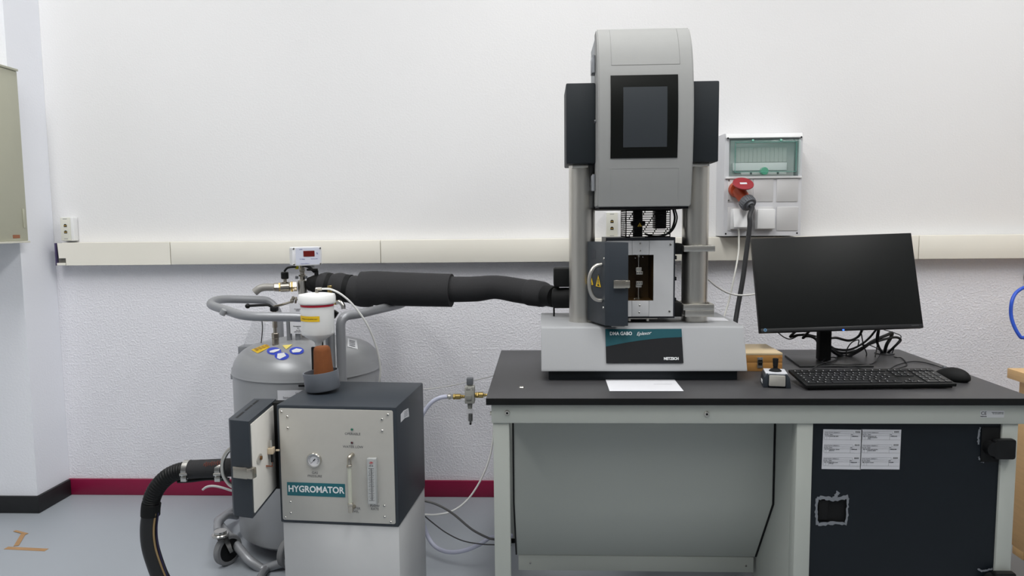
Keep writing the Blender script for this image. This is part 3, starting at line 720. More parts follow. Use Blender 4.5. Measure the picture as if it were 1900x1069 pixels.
bm = B(); cyl(bm, (wx0+W*.52, -.1005, wz0+H*.14), (wx0+W*.52, -.122, wz0+H*.14), .016, n=24, bev=.002); t.part('turn_knob', bm, mat('green_clear', (60, 170, 130), .2, alpha=.8))
TG = mat('teal_glass', (170, 210, 202), .06, alpha=.22, spec=.6)
bm = B()
P = [(y0+.002, wz1-.002), (y0-.018, wz1-.006), (y0-.022, wz1-.02), (y0-.022, wz0+.02), (y0-.018, wz0+.004), (y0-.002, wz0+.001)]
L = [(wx0+.001, ), (wx1-.001, )]
V0 = [bm.verts.new((wx0+.001, y, z)) for y, z in P]; V1 = [bm.verts.new((wx1-.001, y, z)) for y, z in P]
for i in range(5): bm.faces.new((V0[i], V0[i+1], V1[i+1], V1[i]))
bm.faces.new(V0); bm.faces.new(V1[::-1])
wd = t.part('window_cover', bm, TG, angle=20)
bm = B()
for u in (.06, .93):
    box(bm, wx0+W*u, wx0+W*u+.003, y0-.0245, y0-.0222, wz0+.014, wz1-.014)
for z in (wz0+.014, wz1-.017): box(bm, wx0+W*.06, wx0+W*.93+.003, y0-.0245, y0-.0222, z, z+.003)
t.part('cover_rib', bm, mat('teal_glass_rib', (110, 168, 156), .2, alpha=.45), wd)
for u in (.3, .7):
    bm = B(); box(bm, wx0+W*u, wx0+W*u+.008, y0-.026, y0-.0205, wz1-.012, wz1-.004, .001); t.part('cover_hinge', bm, mat('teal_hinge', (140, 205, 185), .3), wd)
# cover plates
def bp(x, y): q = aty(x, y, y0); return q.x, q.z
RX = [(1350, 1396), (1398, 1434), (1441, 1480)]; RY = [(332, 374), (384, 428)]
for j, (ya_, yb_) in enumerate(RY):
    for i, (xa, xb) in enumerate(RX):
        x0, z1 = bp(xa, ya_); x1, z0 = bp(xb, yb_)
        bm = B(); M = frame(((x0+x1)/2, y0-.0002, (z0+z1)/2), (1, 0, 0), (0, -1, 0)); plate(bm, M, x1-x0, z1-z0, .004, .0022, bev=.0008)
        pt = t.part('cover_plate', bm, mat('cover_plate_grey', (203, 203, 204) if (i, j) != (2, 1) else (200, 197, 190), .45))
        if i == 0 and j == 0:
            for zz in (z1-.006, z0+.006): t.inst('screw', SCR, at_mat((x0+.005, y0-.0025, zz)), pt)
for (xa, xb, op) in ((1355, 1387, 1), (1400, 1433, 0)):
    x0, z1 = bp(xa, 388); x1, z0 = bp(xb, 425)
    bm = B(); box(bm, x0, x1, y0-.018, y0-.0026, z0, z1, .003); fx = t.part('socket', bm, WHITEP)
    bm = B(); M = Matrix.Translation((0, 0, 0))
    h = Vector((0, y0-.0185, z1)); R = Matrix.Translation(h) @ Matrix.Rotation(-.28*op, 4, 'X') @ Matrix.Translation(-h)
    box(bm, x0+.004, x1+.002, y0-.030, y0-.0187, z0+.001, z1-.001, .004, R); t.part('socket_lid', bm, WHITEP, fx)
# red three-phase plug
t = Thing('power_plug', 'red and orange three-phase plug on the wall box', 'plug', aty(1378, 350, y0-.03))
ax = Vector((.33, -.72, -.62)).normalized(); c0 = aty(1366, 352, y0-.004); c0.y = y0-.0035
bm = B(); cyl(bm, c0-ax*.0+Vector((0, -.0225, 0)), c0+ax*.075, .027, .024, n=32, bev=.003); bd = t.part('plug_body', bm, ORANGE)
bm = B(); cyl(bm, c0+Vector((0, 0, 0))+Vector((0, -.0, 0)), c0+Vector((0, -.0285, 0)), .033, .031, n=32, bev=.002); t.part('socket_flange', bm, ORANGE)
k0 = c0+ax*.0755
bm = B(); cyl(bm, k0, k0+ax*.032, .032, .030, n=28, bev=.002); cyl(bm, k0+ax*.0322, k0+ax*.040, .019, .016, n=24)
for i in range(20):
    x, y, d = axes(ax); a = 2*PI*i/20; p = k0+(x*math.cos(a)+y*math.sin(a))*.0315
    cyl(bm, p+ax*.004, p+ax*.026, .0016, n=6)
t.part('clamping_ring', bm, GREYP)
lc = aty(1379, 341, y0-.07); ln_ = Vector((.02, -.60, .80)).normalized()
bm = B(); cyl(bm, lc-ln_*.003, lc+ln_*.003, .042, n=40, bev=.0015)
ld_ = t.part('hinged_lid', bm, REDM, label='red round hinged lid')
bm = B(); x = Vector((1, 0, 0)); yv = ln_.cross(x).normalized()
q = lc+ln_*.0032+yv*(-.002); prism(bm, [q+x*sx*.014+yv*sy*.006 for sx, sy in ((-1, -1), (1, -1), (1, 1), (-1, 1))], ln_*.0005); st = t.part('white_sticker', bm, PAPER, ld_)
bm = B(); box(bm, lc.x-.01, lc.x+.01, lc.y+.010, lc.y+.035, lc.z-.016, lc.z-.006, .002); t.part('lid_bracket', bm, REDM)
ce = k0+ax*.036
bm = B(); pts = [ce, ce+ax*.016, aty(1391, 400, -.25), aty(1391, 420, -.26), aty(1386, 460, -.27), aty(1378, 520, -.29), aty(1369, 570, -.31), aty(1363, 612, -.34), Vector((aty(1360, 640, -.36).x, -.37, .72)), Vector((aty(1360, 640, -.36).x, -.38, .40))]
tube(bm, pts, .0095, 14); solo('power_cable', bm, mat('cable_black', (38, 39, 42), .5), 'thick black cable hanging from the red plug', 'cable', ce)
bm = B(); q = aty(1371, 427, y0-.03)
pts = [q+Vector((0, .008, .004)), q+Vector((0, 0, -.004)), aty(1371, 445, y0-.03), aty(1370, 470, -.17), aty(1363, 510, -.22), aty(1352, 560, -.26), aty(1343, 590, -.30), aty(1339, 620, -.34), Vector((aty(1336, 640, -.36).x, -.38, .55))]
tube(bm, pts, .0035, 10); solo('power_cable', bm, mat('cable_white', (205, 205, 200), .5), 'thin white cable hanging from the left lidded socket', 'cable', q)

# ------------------------------------------------------------------ monitor
W, H = .535, .324; yaw, tilt, roll = .006, .271, -.028
o = Vector((.991, -.78, .876))
R = Matrix.Translation(o) @ Matrix.Rotation(yaw, 4, 'Z') @ Matrix.Rotation(-tilt, 4, 'X') @ Matrix.Rotation(roll, 4, 'Y')
t = Thing('monitor', 'black flat monitor tilted back on its stand', 'monitor', (.965, -.66, .75))
bm = B(); box(bm, -W/2, W/2, 0, .022, 0, H, .002, R); bz = t.part('housing', bm, BLACK)
bm = B(); box(bm, -.16, .16, .0222, .05, .04, H-.06, .012, R); t.part('rear_housing', bm, BLACK)
bm = B(); box(bm, -W/2+.003, W/2-.003, -.0012, -.0002, .014, H-.003, .0004, R); t.part('screen', bm, mat('screen_off', (20, 22, 22), .45, spec=.25))
bm = B(); box(bm, -W/2+.002, W/2-.002, -.003, -.0002, .001, .0135, .0008, R); ch_ = t.part('chin', bm, mat('chin_black', (30, 31, 33), .4))
bm = B(); cyl(bm, R @ Vector((-W/2+.016, -.0032, .009)), R @ Vector((-W/2+.016, -.0036, .009)), .0055, n=20); t.part('round_sticker', bm, mat('sticker_steel_blue', (96, 140, 168), .4), bz)
bm = B(); cyl(bm, R @ Vector((-W/2+.016, -.0037, .009)), R @ Vector((-W/2+.016, -.0040, .009)), .003, n=16); t.part('sticker_centre', bm, mat('sticker_dark_blue', (50, 70, 110), .4), bz)
bm = B(); box(bm, .001, .007, -.0042, -.0031, -.001, .003, .0005, R); t.part('power_light', bm, mat('blue_led', (30, 70, 255), .3, emit=6), ch_, 'blue power light')
bm = B()
for k in range(7): box(bm, W/2-.040+k*.0035, W/2-.0375+k*.0035, -.0034, -.0031, .0075, .0100, 0, R)
t.part('maker_print', bm, mat('logo_grey', (80, 82, 84), .4), ch_)
bm = B(); x0, x1 = aty(1519, 640, -.68).x, aty(1541, 640, -.68).x
prism(bm, [(x0, -.69, .757), (x1, -.69, .757), (x1, -.655, .757), (x0, -.655, .757)], (0, 0, .21), .003)
box(bm, x0-.01, x1+.01, -.70, -.60, .95, 1.03, .005, None)
t.part('stand_post', bm, BLACKM)
bm = B(); bpz = .7505
P = [atz(1456, 661, bpz), atz(1484, 682, bpz), atz(1620, 682, bpz), atz(1600, 664, bpz)]; P = [Vector((p.x, p.y, bpz)) for p in P]
P[3] = Vector((1.075, P[0].y, bpz)); P[2] = Vector((1.102, P[1].y, bpz))
prism(bm, P, (0, 0, .0055), .001); t.part('stand_base', bm, mat('stand_black', (34, 35, 36), .35))
# ------------------------------------------------------------------ keyboard
fl, fr_, br, bl = Vector((.760, -1.110, .7505)), Vector((1.186, -1.088, .7505)), Vector((1.168, -.955, 0)), Vector((.748, -1.0, 0))
ux = (fr_-fl).normalized(); vy = Vector((-ux.y, ux.x, 0)); KW = (fr_-fl).length+.012; KD = .136; tl = .14
KM = Matrix((ux, vy, Vector((0, 0, 1)))).transposed().to_4x4(); KM.translation = fl+Vector((0, 0, .006)); KM = KM @ Matrix.Rotation(tl, 4, 'X')
t = Thing('keyboard', 'black full-size computer keyboard on the bench below the monitor', 'keyboard', fl)
bm = B(); box(bm, 0, KW, 0, KD, 0, .0095, .002, KM); kb = t.part('case', bm, BLACK)
for kx in (.05, KW-.08):
    bm = B(); a = KM @ Vector((kx, KD-.020, 0)); box(bm, a.x, a.x+.03, a.y, a.y+.008, .7504, a.z-.0005, .001); t.part('foot', bm, BLACKM)
bm = B(); a = KM @ Vector((.02, .01, 0)); prism(bm, [KM @ Vector(p) for p in ((.01, .004, -.0003), (KW-.01, .004, -.0003), (KW-.01, .014, -.0003), (.01, .014, -.0003))], (0, 0, -.004)); t.part('foot_strip', bm, BLACKM)
KEY = mat('key_black', (30, 31, 33), .38)
def keymesh(w_, d_):
    bm = B(); prism(bm, [(-w_/2, -d_/2, 0), (w_/2, -d_/2, 0), (w_/2, d_/2, 0), (-w_/2, d_/2, 0)], (0, 0, .0022))
    vs = [v for v in bm.verts if v.co.z > .001]
    for v in vs: v.co.x *= 1-.0016/w_; v.co.y *= .92
    finish(bm, 20); me = bpy.data.meshes.new('key'); bm.to_mesh(me); bm.free(); me.materials.append(KEY); return me
KC = {}
U = .0186; mk = B()
def key(x, y, w_=1, d_=1, mark=True):
    k = (w_, d_)
    if k not in KC: KC[k] = keymesh(U*w_-.0022, U*d_*.97-.0022)
    cx, cy = .008+(x+w_/2)*U, .010+(y+d_/2)*U*.97
    t.inst('key', KC[k], KM @ Matrix.Translation((cx, cy, .0097)))
    if mark:
        s = .0011; ox, oy = cx-U*w_*.22, cy+U*.16
        prism(mk, [KM @ Vector((ox+a*s, oy+b_*s*1.3, .01215)) for a, b_ in ((-1, -1), (1, -1), (1, 1), (-1, 1))], KM.to_3x3() @ Vector((0, 0, .0001)))
x = 0
for w_ in (1.5, 1.25, 1.25): key(x, 0, w_); x += w_
key(x, 0, 6, mark=False); x += 6
for w_ in (1.25, 1.25, 1.25, 1.25): key(x, 0, w_); x += w_
rows = [[1.25]+[1]*11+[2.75], [1.75]+[1]*12+[1.25], [1.5]+[1]*12+[1.5], [1]*13+[2]]
for r, ws in enumerate(rows):
    x = 0
    for w_ in ws: key(x, r+1, w_); x += w_
for i in range(13): key(i*1.16, 5.35, 1, .85)
for i in range(3):
    key(15.4+i, 0, 1, .7); key(15.4+i, 3); key(15.4+i, 4); key(15.4+i, 5.35, 1, .85)
key(16.4, .85, 1, .7)
for r in range(5):
    for i in range(4):
        if i == 3 and r in (0, 2): continue
        if r == 0 and i == 1: continue
        key(18.8+i, r, 2 if (r == 0 and i == 0) else 1, 2 if (i == 3 and r in (1, 3)) else 1) if not (i == 3 and r == 4) else None
key(21.8, 0)
for i in range(4): key(18.8+i, 5.35, 1, .85)
t.part('key_legends', mk, mat('legend_white', (205, 207, 210), .5), kind='stuff')
# ------------------------------------------------------------------ mouse
c = Vector((aty(1788, 700, -.97).x, -.965, .7502)); c.x = atz(1790, 711, .755).x
t = Thing('mouse', 'black wired computer mouse on the bench right of the keyboard', 'computer mouse', c)
bm = B(); bmesh.ops.create_uvsphere(bm, u_segments=32, v_segments=20, radius=1)
for v in bm.verts:
    z = max(v.co.z, -.35); k = .92 if z < -.2 else 1; y = v.co.y
    zz = (z+.35)/1.35*(1-.28*(y-.1)*(1 if y > 0 else .5))
    v.co = Vector((v.co.x*.032*k, y*.056*k, zz*.038))
R2 = Matrix.Translation(c) @ Matrix.Rotation(.45, 4, 'Z'); bmesh.ops.transform(bm, matrix=R2, verts=bm.verts[:]); t.part('shell', bm, BLACKM, angle=60)
bm = B(); q = R2 @ Vector((0, .026, .0325)); cyl(bm, q+Vector((-.004, 0, 0)), q+Vector((.004, 0, 0)), .006, n=16, bev=.001); t.part('scroll_wheel', bm, GREYP)
mp = R2 @ Vector((0, .052, .010))
CAB = mat('thin_cable_black', (22, 23, 26), .5)
def onb(x, y, dz=0): return atz(x, y, .7525+dz)
bm = B(); tube(bm, [mp, onb(1755, 687, .006), onb(1735, 678), onb(1710, 672), onb(1690, 671), onb(1668, 676), onb(1655, 682), onb(1652, 686), onb(1664, 684), onb(1682, 678), onb(1680, 671), onb(1672, 664), onb(1662, 663), aty(1655, 658, -.53), aty(1662, 640, -.54), aty(1672, 625, -.52), aty(1660, 618, -.50), aty(1640, 612, -.50)], .0017, 8)
solo('mouse_cable', bm, CAB, 'thin black mouse cable looping over the bench', 'cable', mp)
bm = B(); tube(bm, [KM @ Vector((.265, KD+.002, .004)), onb(1612, 687, .006), onb(1590, 683), onb(1560, 680, .006), onb(1540, 680, .0065), onb(1520, 681, .0065), onb(1508, 684), onb(1525, 675, .0065), onb(1548, 669, .008), onb(1552, 665, .009), onb(1545, 663, .012), onb(1533, 666, .009), onb(1527, 673, .0065), onb(1560, 677, .0065), onb(1590, 676, .0065), onb(1618, 675), onb(1632, 660, .004), aty(1632, 650, -.60), aty(1612, 640, -.60), aty(1600, 641, -.58)], .0018, 8)
solo('keyboard_cable', bm, CAB, 'thin black keyboard cable looped behind the keyboard', 'cable', KM @ Vector((.265, KD, .004)))
# cables between the monitor and the bench grommet
bm = B(); g = atz(1641, 656, .7502)
cyl(bm, (g.x, g.y, .7502), (g.x, g.y, .7535), .034, n=32, bev=.001); solo('cable_grommet', bm, mat('grommet_black', (44, 45, 47), .4), 'round black cable grommet set in the worktop', 'grommet', (g.x, g.y, .7502))
def cab(px, r, lab, mt=CAB):
    bm = B(); P = [aty(*p) for p in px]
    tube(bm, P, r, 8); solo('monitor_cable', bm, mt, lab, 'cable', P[0], 'cables behind the monitor')
gy = g.y
cab([(1540, 628, -.64), (1552, 627, -.60), (1575, 632, -.57), (1592, 625, -.57), (1600, 612, -.60)], .0045, 'thick black cable hanging in a shallow curve right below the monitor edge')
cab([(1540, 642, -.63), (1552, 648, -.59), (1575, 649, -.57), (1595, 641, -.56), (1612, 628, -.56), (1627, 610, -.60)], .0040, 'black cable rising steeply from the stand post to the monitor')
cab([(1540, 648, -.63), (1555, 658, -.60), (1572, 661, -.575), (1595, 650, -.56), (1620, 633, -.55), (1645, 622, -.545), (1655, 618, -.54), (1652, 628, -.54), (1645, 640, -.54), (1641, 655, gy+.004)], .0060, 'thickest black cable sagging low and ending in the worktop grommet')
cab([(1541, 646, -.62), (1560, 655, -.59), (1585, 652, -.57), (1610, 640, -.555), (1640, 630, -.55), (1662, 626, -.54), (1671, 631, -.54), (1663, 640, -.54), (1647, 655, gy)], .0045, 'black cable arching furthest right before the grommet')
cab([(1630, 611, -.60), (1627, 630, -.57), (1631, 645, -.55), (1639, 656, gy-.002)], .0045, 'black cable dropping straight from the monitor into the grommet')
cab([(1519, 640, -.63), (1512, 627, -.61), (1495, 622, -.61), (1480, 622, -.61), (1466, 625, -.61), (1480, 612, -.62)], .0045, 'upper thick black cable bowing left of the stand post')
cab([(1519, 634, -.64), (1508, 626, -.62), (1496, 624, -.62), (1490, 627, -.62), (1503, 613, -.63)], .0045, 'lower short black cable stub left of the stand post')
cab([(1442, 616, -.64), (1455, 626, -.60), (1468, 629, -.60), (1490, 620, -.61), (1520, 625, -.62)], .0021, 'thin black wire hanging left below the monitor corner')
cab([(1597, 612, -.60), (1602, 640, -.57), (1608, 658, -.57), (1600, 670, -.58), (1585, 670, -.60), (1572, 662, -.60), (1571, 650, -.59), (1580, 636, -.58), (1593, 631, -.575), (1592, 642, -.575)], .0021, 'thin black wire in a tall loop right of the stand post')
cab([(1632, 612, -.60), (1628, 640, -.565), (1622, 672, -.60)], .0021, 'thin straight black wire hanging from the monitor near the grommet')

# ------------------------------------------------------------------ joystick controller
P0 = atz(1416, 719, .7505); P1 = atz(1467.5, 721, .7505); ux = (P1-P0); ux.z = 0; JW = ux.length; ux.normalize()
JM = Matrix((ux, Vector((-ux.y, ux.x, 0)), Vector((0, 0, 1)))).transposed().to_4x4(); JM.translation = P0
t = Thing('joystick_controller', 'small grey joystick control box on the bench left of the keyboard', 'joystick', P0)
def jp(pts, y0, y1): return [JM @ Vector((x, y0, z)) for x, z in pts], JM.to_3x3() @ Vector((0, y1-y0, 0))
JD = .085; JH = .040
for s in (0, 1):
    bm = B(); pts = [(0, 0), (.014, 0), (.014, JH), (.010, JH), (.003, JH*.75)]
    if s: pts = [(JW-x, z) for x, z in pts]
    a, v = jp(pts, 0, JD); prism(bm, a, v, .001); t.part('side_cheek', bm, ANTH)
bm = B(); a, v = jp([(.0145, .002), (JW-.0145, .002), (JW-.0145, JH-.004), (.0145, JH-.004)], .001, JD-.001); prism(bm, a, v, .001); t.part('body', bm, ANTH)
bm = B(); M = frame(JM @ Vector((JW/2, .0005, .0215)), ux, JM.to_3x3() @ Vector((0, -1, 0))); plate(bm, M, JW-.032, .032, .003, .004, bev=.001); t.part('front_cover', bm, mat('joy_grey', (178, 176, 170), .45))
bm = B(); box(bm, .008, JW-.008, .012, JD-.003, JH-.0036, JH+.0015, .0015, JM); t.part('top_plate', bm, mat('joy_top', (198, 200, 206), .4))
c = JM @ Vector((JW/2, .045, JH+.0017))
bm = B(); lathe(bm, [(.018, 0), (.018, .002), (.013, .006), (.007, .008), (.0065, .012)], c, n=28); t.part('boot', bm, BLACKM)
bm = B(); lathe(bm, [(.0045, .012), (.007, .0135), (.0072, .016), (.0085, .036), (.0078, .038)], c, n=20); t.part('stick', bm, BLACKM)
bm = B(); box(bm, -.0012, .0002, .02, .05, .008, .018, .0004, JM); t.part('side_window', bm, WHITEP)
# ------------------------------------------------------------------ wooden box
t = Thing('wooden_box', 'small hinged wooden box beside the testing machine', 'box', (.71, -.75, .75))
wx0, wx1, wy0, wy1, wz1 = .640, .781, -.836, -.66, .811
bm = B(); box(bm, wx0, wx1, wy0, wy1, .7503, .7795, .0012); t.part('box_base', bm, PINE)
bm = B(); box(bm, wx0, wx1, wy0, wy1, .7799, .8035, .0012); l = t.part('lid', bm, PINE)
bm = B(); box(bm, wx0, wx1, wy0, wy1, .8037, wz1, .0012); t.part('lid_top', bm, PINETOP, l)
for i in range(4):
    for z, h in ((.755, .0045), (.7665, .0045), (.7835, .0045), (.7945, .0045)):
        pass
for z in (.7565, .7705, .785, .797):
    bm = B(); box(bm, wx1-.013, wx1-.0015, wy0-.0004, wy0+.001, z-.003, z+.003); t.part('finger_joint', bm, mat('end_grain', (164, 116, 62), .6))
lx = aty(1410, 668, wy0).x
bm = B(); box(bm, lx-.009, lx+.009, wy0-.003, wy0-.0003, .762, .797, .001); pt = t.part('clasp', bm, CHROME)
bm = B(); box(bm, lx-.006, lx+.006, wy0-.0055, wy0-.0032, .770, .790, .001); cyl(bm, (lx-.007, wy0-.005, .781), (lx+.007, wy0-.005, .781), .002, n=10); t.part('clasp_hook', bm, mat('dark_steel', (70, 70, 70), .3, metal=1), pt)
# ------------------------------------------------------------------ paper on the bench
bm = B(); z = .7504; prism(bm, [atz(1123.5, 704, z), atz(1251, 704, z), atz(1268.5, 726, z), atz(1131, 726, z)], (0, 0, .0006))
q = atz(1195, 715, z); t = Thing('paper_sheet', 'blank white paper sheet lying on the bench before the machine', 'paper', (q.x, q.y, z)); t.part('sheet', bm, PAPER)
bm = B(); a = atz(1213, 713, z+.0008); box(bm, a.x, a.x+.055, a.y, a.y+.0012, z+.0007, z+.0009); t.part('print_line', bm, GREYINK)

# ------------------------------------------------------------------ right-hand desk, blue hose
q = aty(1869, 683, -.5); q2 = aty(1869, 701, -.5)
t = Thing('wooden_desk', 'beech desk standing at the right edge behind the bench', 'desk', (2.2, -.8, 0))
bm = B(); box(bm, q.x, 2.9, -1.15, -.5, q2.z, q.z, .002); t.part('desk_top', bm, BEECH)
px = aty(1884, 850, -.52).x
bm = B(); box(bm, px, px+.025, -1.10, -.52, .0295, q2.z-.0003, .001); t.part('side_panel', bm, BEECH)
bm = B(); box(bm, 2.85, 2.875, -1.10, -.52, .0295, q2.z-.0003, .001); t.part('side_panel', bm, BEECH)
bm = B(); box(bm, px+.0255, 2.8495, -.56, -.54, .3, q2.z-.0003, .001); t.part('back_panel', bm, BEECH)
for x in (px+.012, 2.86):
    for y in (-1.05, -.56):
        bm = B(); box(bm, x-.012, x+.012, y-.03, y+.03, 0, .0293, .001); t.part('foot', bm, BEECH)
bm = B(); P = [aty(1906, 640, -.32), aty(1893, 625, -.32), aty(1882, 606, -.31), aty(1876, 585, -.30), aty(1877, 562, -.30), aty(1884, 545, -.29), aty(1899, 534, -.28), aty(1918, 530, -.2), aty(1930, 520, -.06)]
P = [Vector((P[0].x+.02, P[0].y, .30)), Vector((P[0].x+.03, P[0].y, .5))] + P
tube(bm, P, .0068, 12); solo('blue_hose', bm, mat('blue_hose_plastic', (52, 92, 206), .35), 'bright blue air hose curving down beside the desk', 'hose', P[-1])
bm = B(); q = aty(1901, 511, -.001); box(bm, q.x-.004, q.x+.05, -.03, -.001, q.z-.02, q.z+.01, .004); solo('wall_clip', bm, BLACK, 'small black clip on the wall at the right edge', 'clip', (q.x, 0, q.z))

# ------------------------------------------------------------------ liquid nitrogen tank
TC = Vector((-.922, -.425, 0)); TR = .283
t = Thing('nitrogen_tank', 'large silver liquid nitrogen tank in a wheeled tube frame', 'tank', (TC.x, TC.y, 0))
DOME = [(TR, .688), (TR-.003, .700), (TR-.012, .728), (TR-.034, .756), (.215, .776), (.16, .790), (.10, .799), (.05, .803), (.001, .804)]
def domez(x, y):
    r = math.hypot(x-TC.x, y-TC.y)
    for (r0, z0), (r1, z1) in zip(DOME, DOME[1:]):
        if r0 >= r >= r1: return z0+(z1-z0)*(r0-r)/(r0-r1)
    return .7
bm = B(); lathe(bm, [(.20, .045), (.258, .05), (.277, .066), (TR-.004, .10), (TR-.003, .676), (TR-.004, .6865)], TC, n=72); t.part('vessel_body', bm, SILVER)
bm = B(); P = smooth([Vector((r, 0, z)) for r, z in DOME], 3); lathe(bm, [(TR+.0015, .683)]+[(max(v.x, .0008), v.z) for v in P], TC, n=72, caps=(False, True)); dm = t.part('vessel_dome', bm, SILVER, angle=50)
# tube frame
TUB = mat('frame_silver', (150, 152, 156), .38, metal=.35)
r = .0165; zt = .921
bm = B()
f_r = aty(633, 640, -.722)
lp = [Vector((aty(612, 700, -.722).x, -.722, .12)), Vector((aty(612, 600, -.722).x, -.722, zt-.01)), aty(560, 592, -.722), aty(455, 595, -.70), aty(386, 561, -.45), aty(405, 562, -.30), aty(500, 557, -.13), aty(518, 580, -.125)]
lp[2].z = zt; lp[3].z = zt; lp[4].z = .937; lp[5].z = .943
lp.append(Vector((lp[-1].x, -.125, .12)))
tube(bm, bend(lp, .07), r, 16, raw=True); t.part('handle_tube', bm, TUB)
bm = B(); rp = [Vector((f_r.x, -.722, .12)), Vector((f_r.x, -.722, .922)), aty(665, 577, -.66), aty(755, 571, -.36), aty(735, 565, -.14), aty(610, 557, -.125), Vector((aty(605, 580, -.125).x, -.125, .12))]
rp[1].z = zt+.002
rp[2].z = .923; rp[3].z = .929
rp[4].z = rp[5].z = .94
tube(bm, bend(rp, .075), r, 16, raw=True); t.part('handle_tube', bm, TUB)
# bottom ring with casters
bm = B(); zb = .125
ring = [(-.40, 0), (-.33, .27), (-.10, .315), (.10, .315), (.33, .27), (.40, 0), (.33, -.24), (.10, -.300), (-.12, -.300), (-.20, -.292), (-.40, 0)]
ringw = [Vector((TC.x+a*.95-(.0), TC.y+b_, zb)) for a, b_ in ring]
ringw = bend([aty(490, 1056, -.727), aty(486, 1056, -.727), aty(462, 1040, -.72), aty(402, 968, -.56), aty(418, 957, -.35), Vector((TC.x-.26, TC.y+.26, .13)), Vector((TC.x, TC.y+.312, .13)), Vector((TC.x+.27, TC.y+.25, .13)), Vector((TC.x+.315, TC.y, .13)), Vector((TC.x+.27, TC.y-.25, .10)), Vector((TC.x+.09, TC.y-.302, .07)), aty(491, 1056, -.727)], .05)
tube(bm, ringw, r, 16, raw=True)
for a in (PI*.25, PI*.75, PI*1.75, 1.5*PI):
    d = Vector((math.cos(a), math.sin(a), 0)); cyl(bm, TC+d*.24+Vector((0, 0, .105)), TC+d*.30+Vector((0, 0, .10)), .010, n=10)
t.part('base_ring', bm, TUB)
bm = B(); br_ = [aty(404, 986, -.66), aty(403, 972, -.62), aty(420, 955, -.50), aty(440, 958, -.42)]
tube(bm, bend(br_, .04), .014, 14, raw=True); t.part('caster_arm', bm, TUB)
bm = B(); P = bend([aty(494, 1056, -.735), aty(485, 1066, -.80), aty(476, 1095, -.90)], .03); tube(bm, P, .013, 12, raw=True); t.part('tow_stub', bm, TUB)
def caster(c, ang):
    c = Vector(c); d = Vector((math.cos(ang), math.sin(ang), 0)); s = Vector((-d.y, d.x, 0)); R_ = .056
    k = Vector((c.x, c.y, R_))
    bm = B(); lathe(bm, [(R_-.014, -.013), (R_-.003, -.012), (R_, -.008), (R_, .008), (R_-.003, .012), (R_-.014, .013), (R_-.0145, 0), (R_-.014, -.013)], k, s, 32, (False, False)); wh = t.part('caster_wheel', bm, mat('wheel_rubber', (124, 125, 127), .6))
    bm = B(); lathe(bm, [(R_-.015, -.010), (.012, -.0145), (.012, .0145), (R_-.015, .010)], k, s, 28); t.part('wheel_hub', bm, BLACK, wh)
    bm = B()
    for q in (-1, 1):
        o = k+s*q*.018; top = Vector((c.x, c.y, .123))+d*.03+s*q*.018
        prism(bm, [o-d*.007+Vector((0, 0, -.007)), o+d*.007+Vector((0, 0, -.007)), top+d*.008, top-d*.016], s*q*.0025)
    tp = Vector((c.x, c.y, .123))+d*.028; cyl(bm, tp-Vector((0, 0, .006)), tp+Vector((0, 0, .006)), .030, n=28, bev=.003); cyl(bm, tp+Vector((0, 0, .0062)), tp+Vector((0, 0, .016)), .022, n=24)
    cyl(bm, k-s*.022, k+s*.022, .005, n=12)
    t.part('caster_fork', bm, CHROME)
q = atz(424, 1047, 0); caster((q.x, q.y, 0), 4.22)
caster((TC.x+.27, TC.y-.18, 0), -.5); caster((TC.x-.22, TC.y+.24, 0), 2.2); caster((TC.x+.2, TC.y+.24, 0), .8)
caster((aty(521, 1010, -.70).x+.03, -.70, 0), 1.2)
# neck, valves and gauges
NX = aty(562, 540, -.42).x; NY = -.42
def zz(y, Y=NY): return aty(562, y, Y).z
bm = B(); cyl(bm, (NX, NY, .80), (NX, NY, zz(520)), .0185, n=28, bev=.002); nk = t.part('steel_neck', bm, STEEL)
bm = B()
for y0_, y1_, rr, n in ((519.5, 513, .010, 16), (513, 509.5, .014, 6), (509.5, 504, .009, 16), (504, 497, .011, 6), (497, 492, .009, 16)): cyl(bm, (NX, NY, zz(y0_)+.0002), (NX, NY, zz(y1_)), rr, n=n, bev=.0008)
t.part('neck_adapter', bm, NICKEL)
bm = B(); yv = zz(531); cyl(bm, (NX-.0188, NY-.01, yv), (NX-.045, NY-.02, yv), .0205, n=6, bev=.002); cyl(bm, (NX-.045, NY-.02, yv), (NX-.078, NY-.032, yv-.001), .0195, n=20, bev=.002); cyl(bm, (NX-.078, NY-.032, yv-.001), (NX-.100, NY-.04, yv), .0165, n=8, bev=.002); cyl(bm, (NX-.060, NY-.026, yv+.01), (NX-.060, NY-.026, yv+.030), .007, n=14)
vb = t.part('ball_valve', bm, NICKEL)
bm = B(); cyl(bm, (NX-.034, NY-.015, yv), (NX-.040, NY-.017, yv), .0222, n=6); cyl(bm, (NX-.078, NY-.032, yv), (NX-.083, NY-.034, yv), .0185, n=6); t.part('brass_nut', bm, BRASS, vb)
bm = B(); cyl(bm, (NX-.060, NY-.026, yv+.030), (NX-.060, NY-.026, yv+.058), .0145, n=14, bev=.003); tube(bm, [(NX-.060, NY-.03, yv+.060), (NX-.045, NY-.03, yv+.074), (NX-.012, NY-.035, yv+.078)], .004, 8); t.part('valve_lever', bm, BLACK, vb)
bm = B(); tube(bm, [(NX-.100, NY-.04, yv), (NX-.13, NY-.05, yv+.001), (NX-.150, NY-.055, yv-.004), (NX-.168, NY-.06, yv-.018)], .0145, 14); t.part('drain_pipe', bm, mat('pipe_grey', (152, 150, 146), .5, metal=.4))
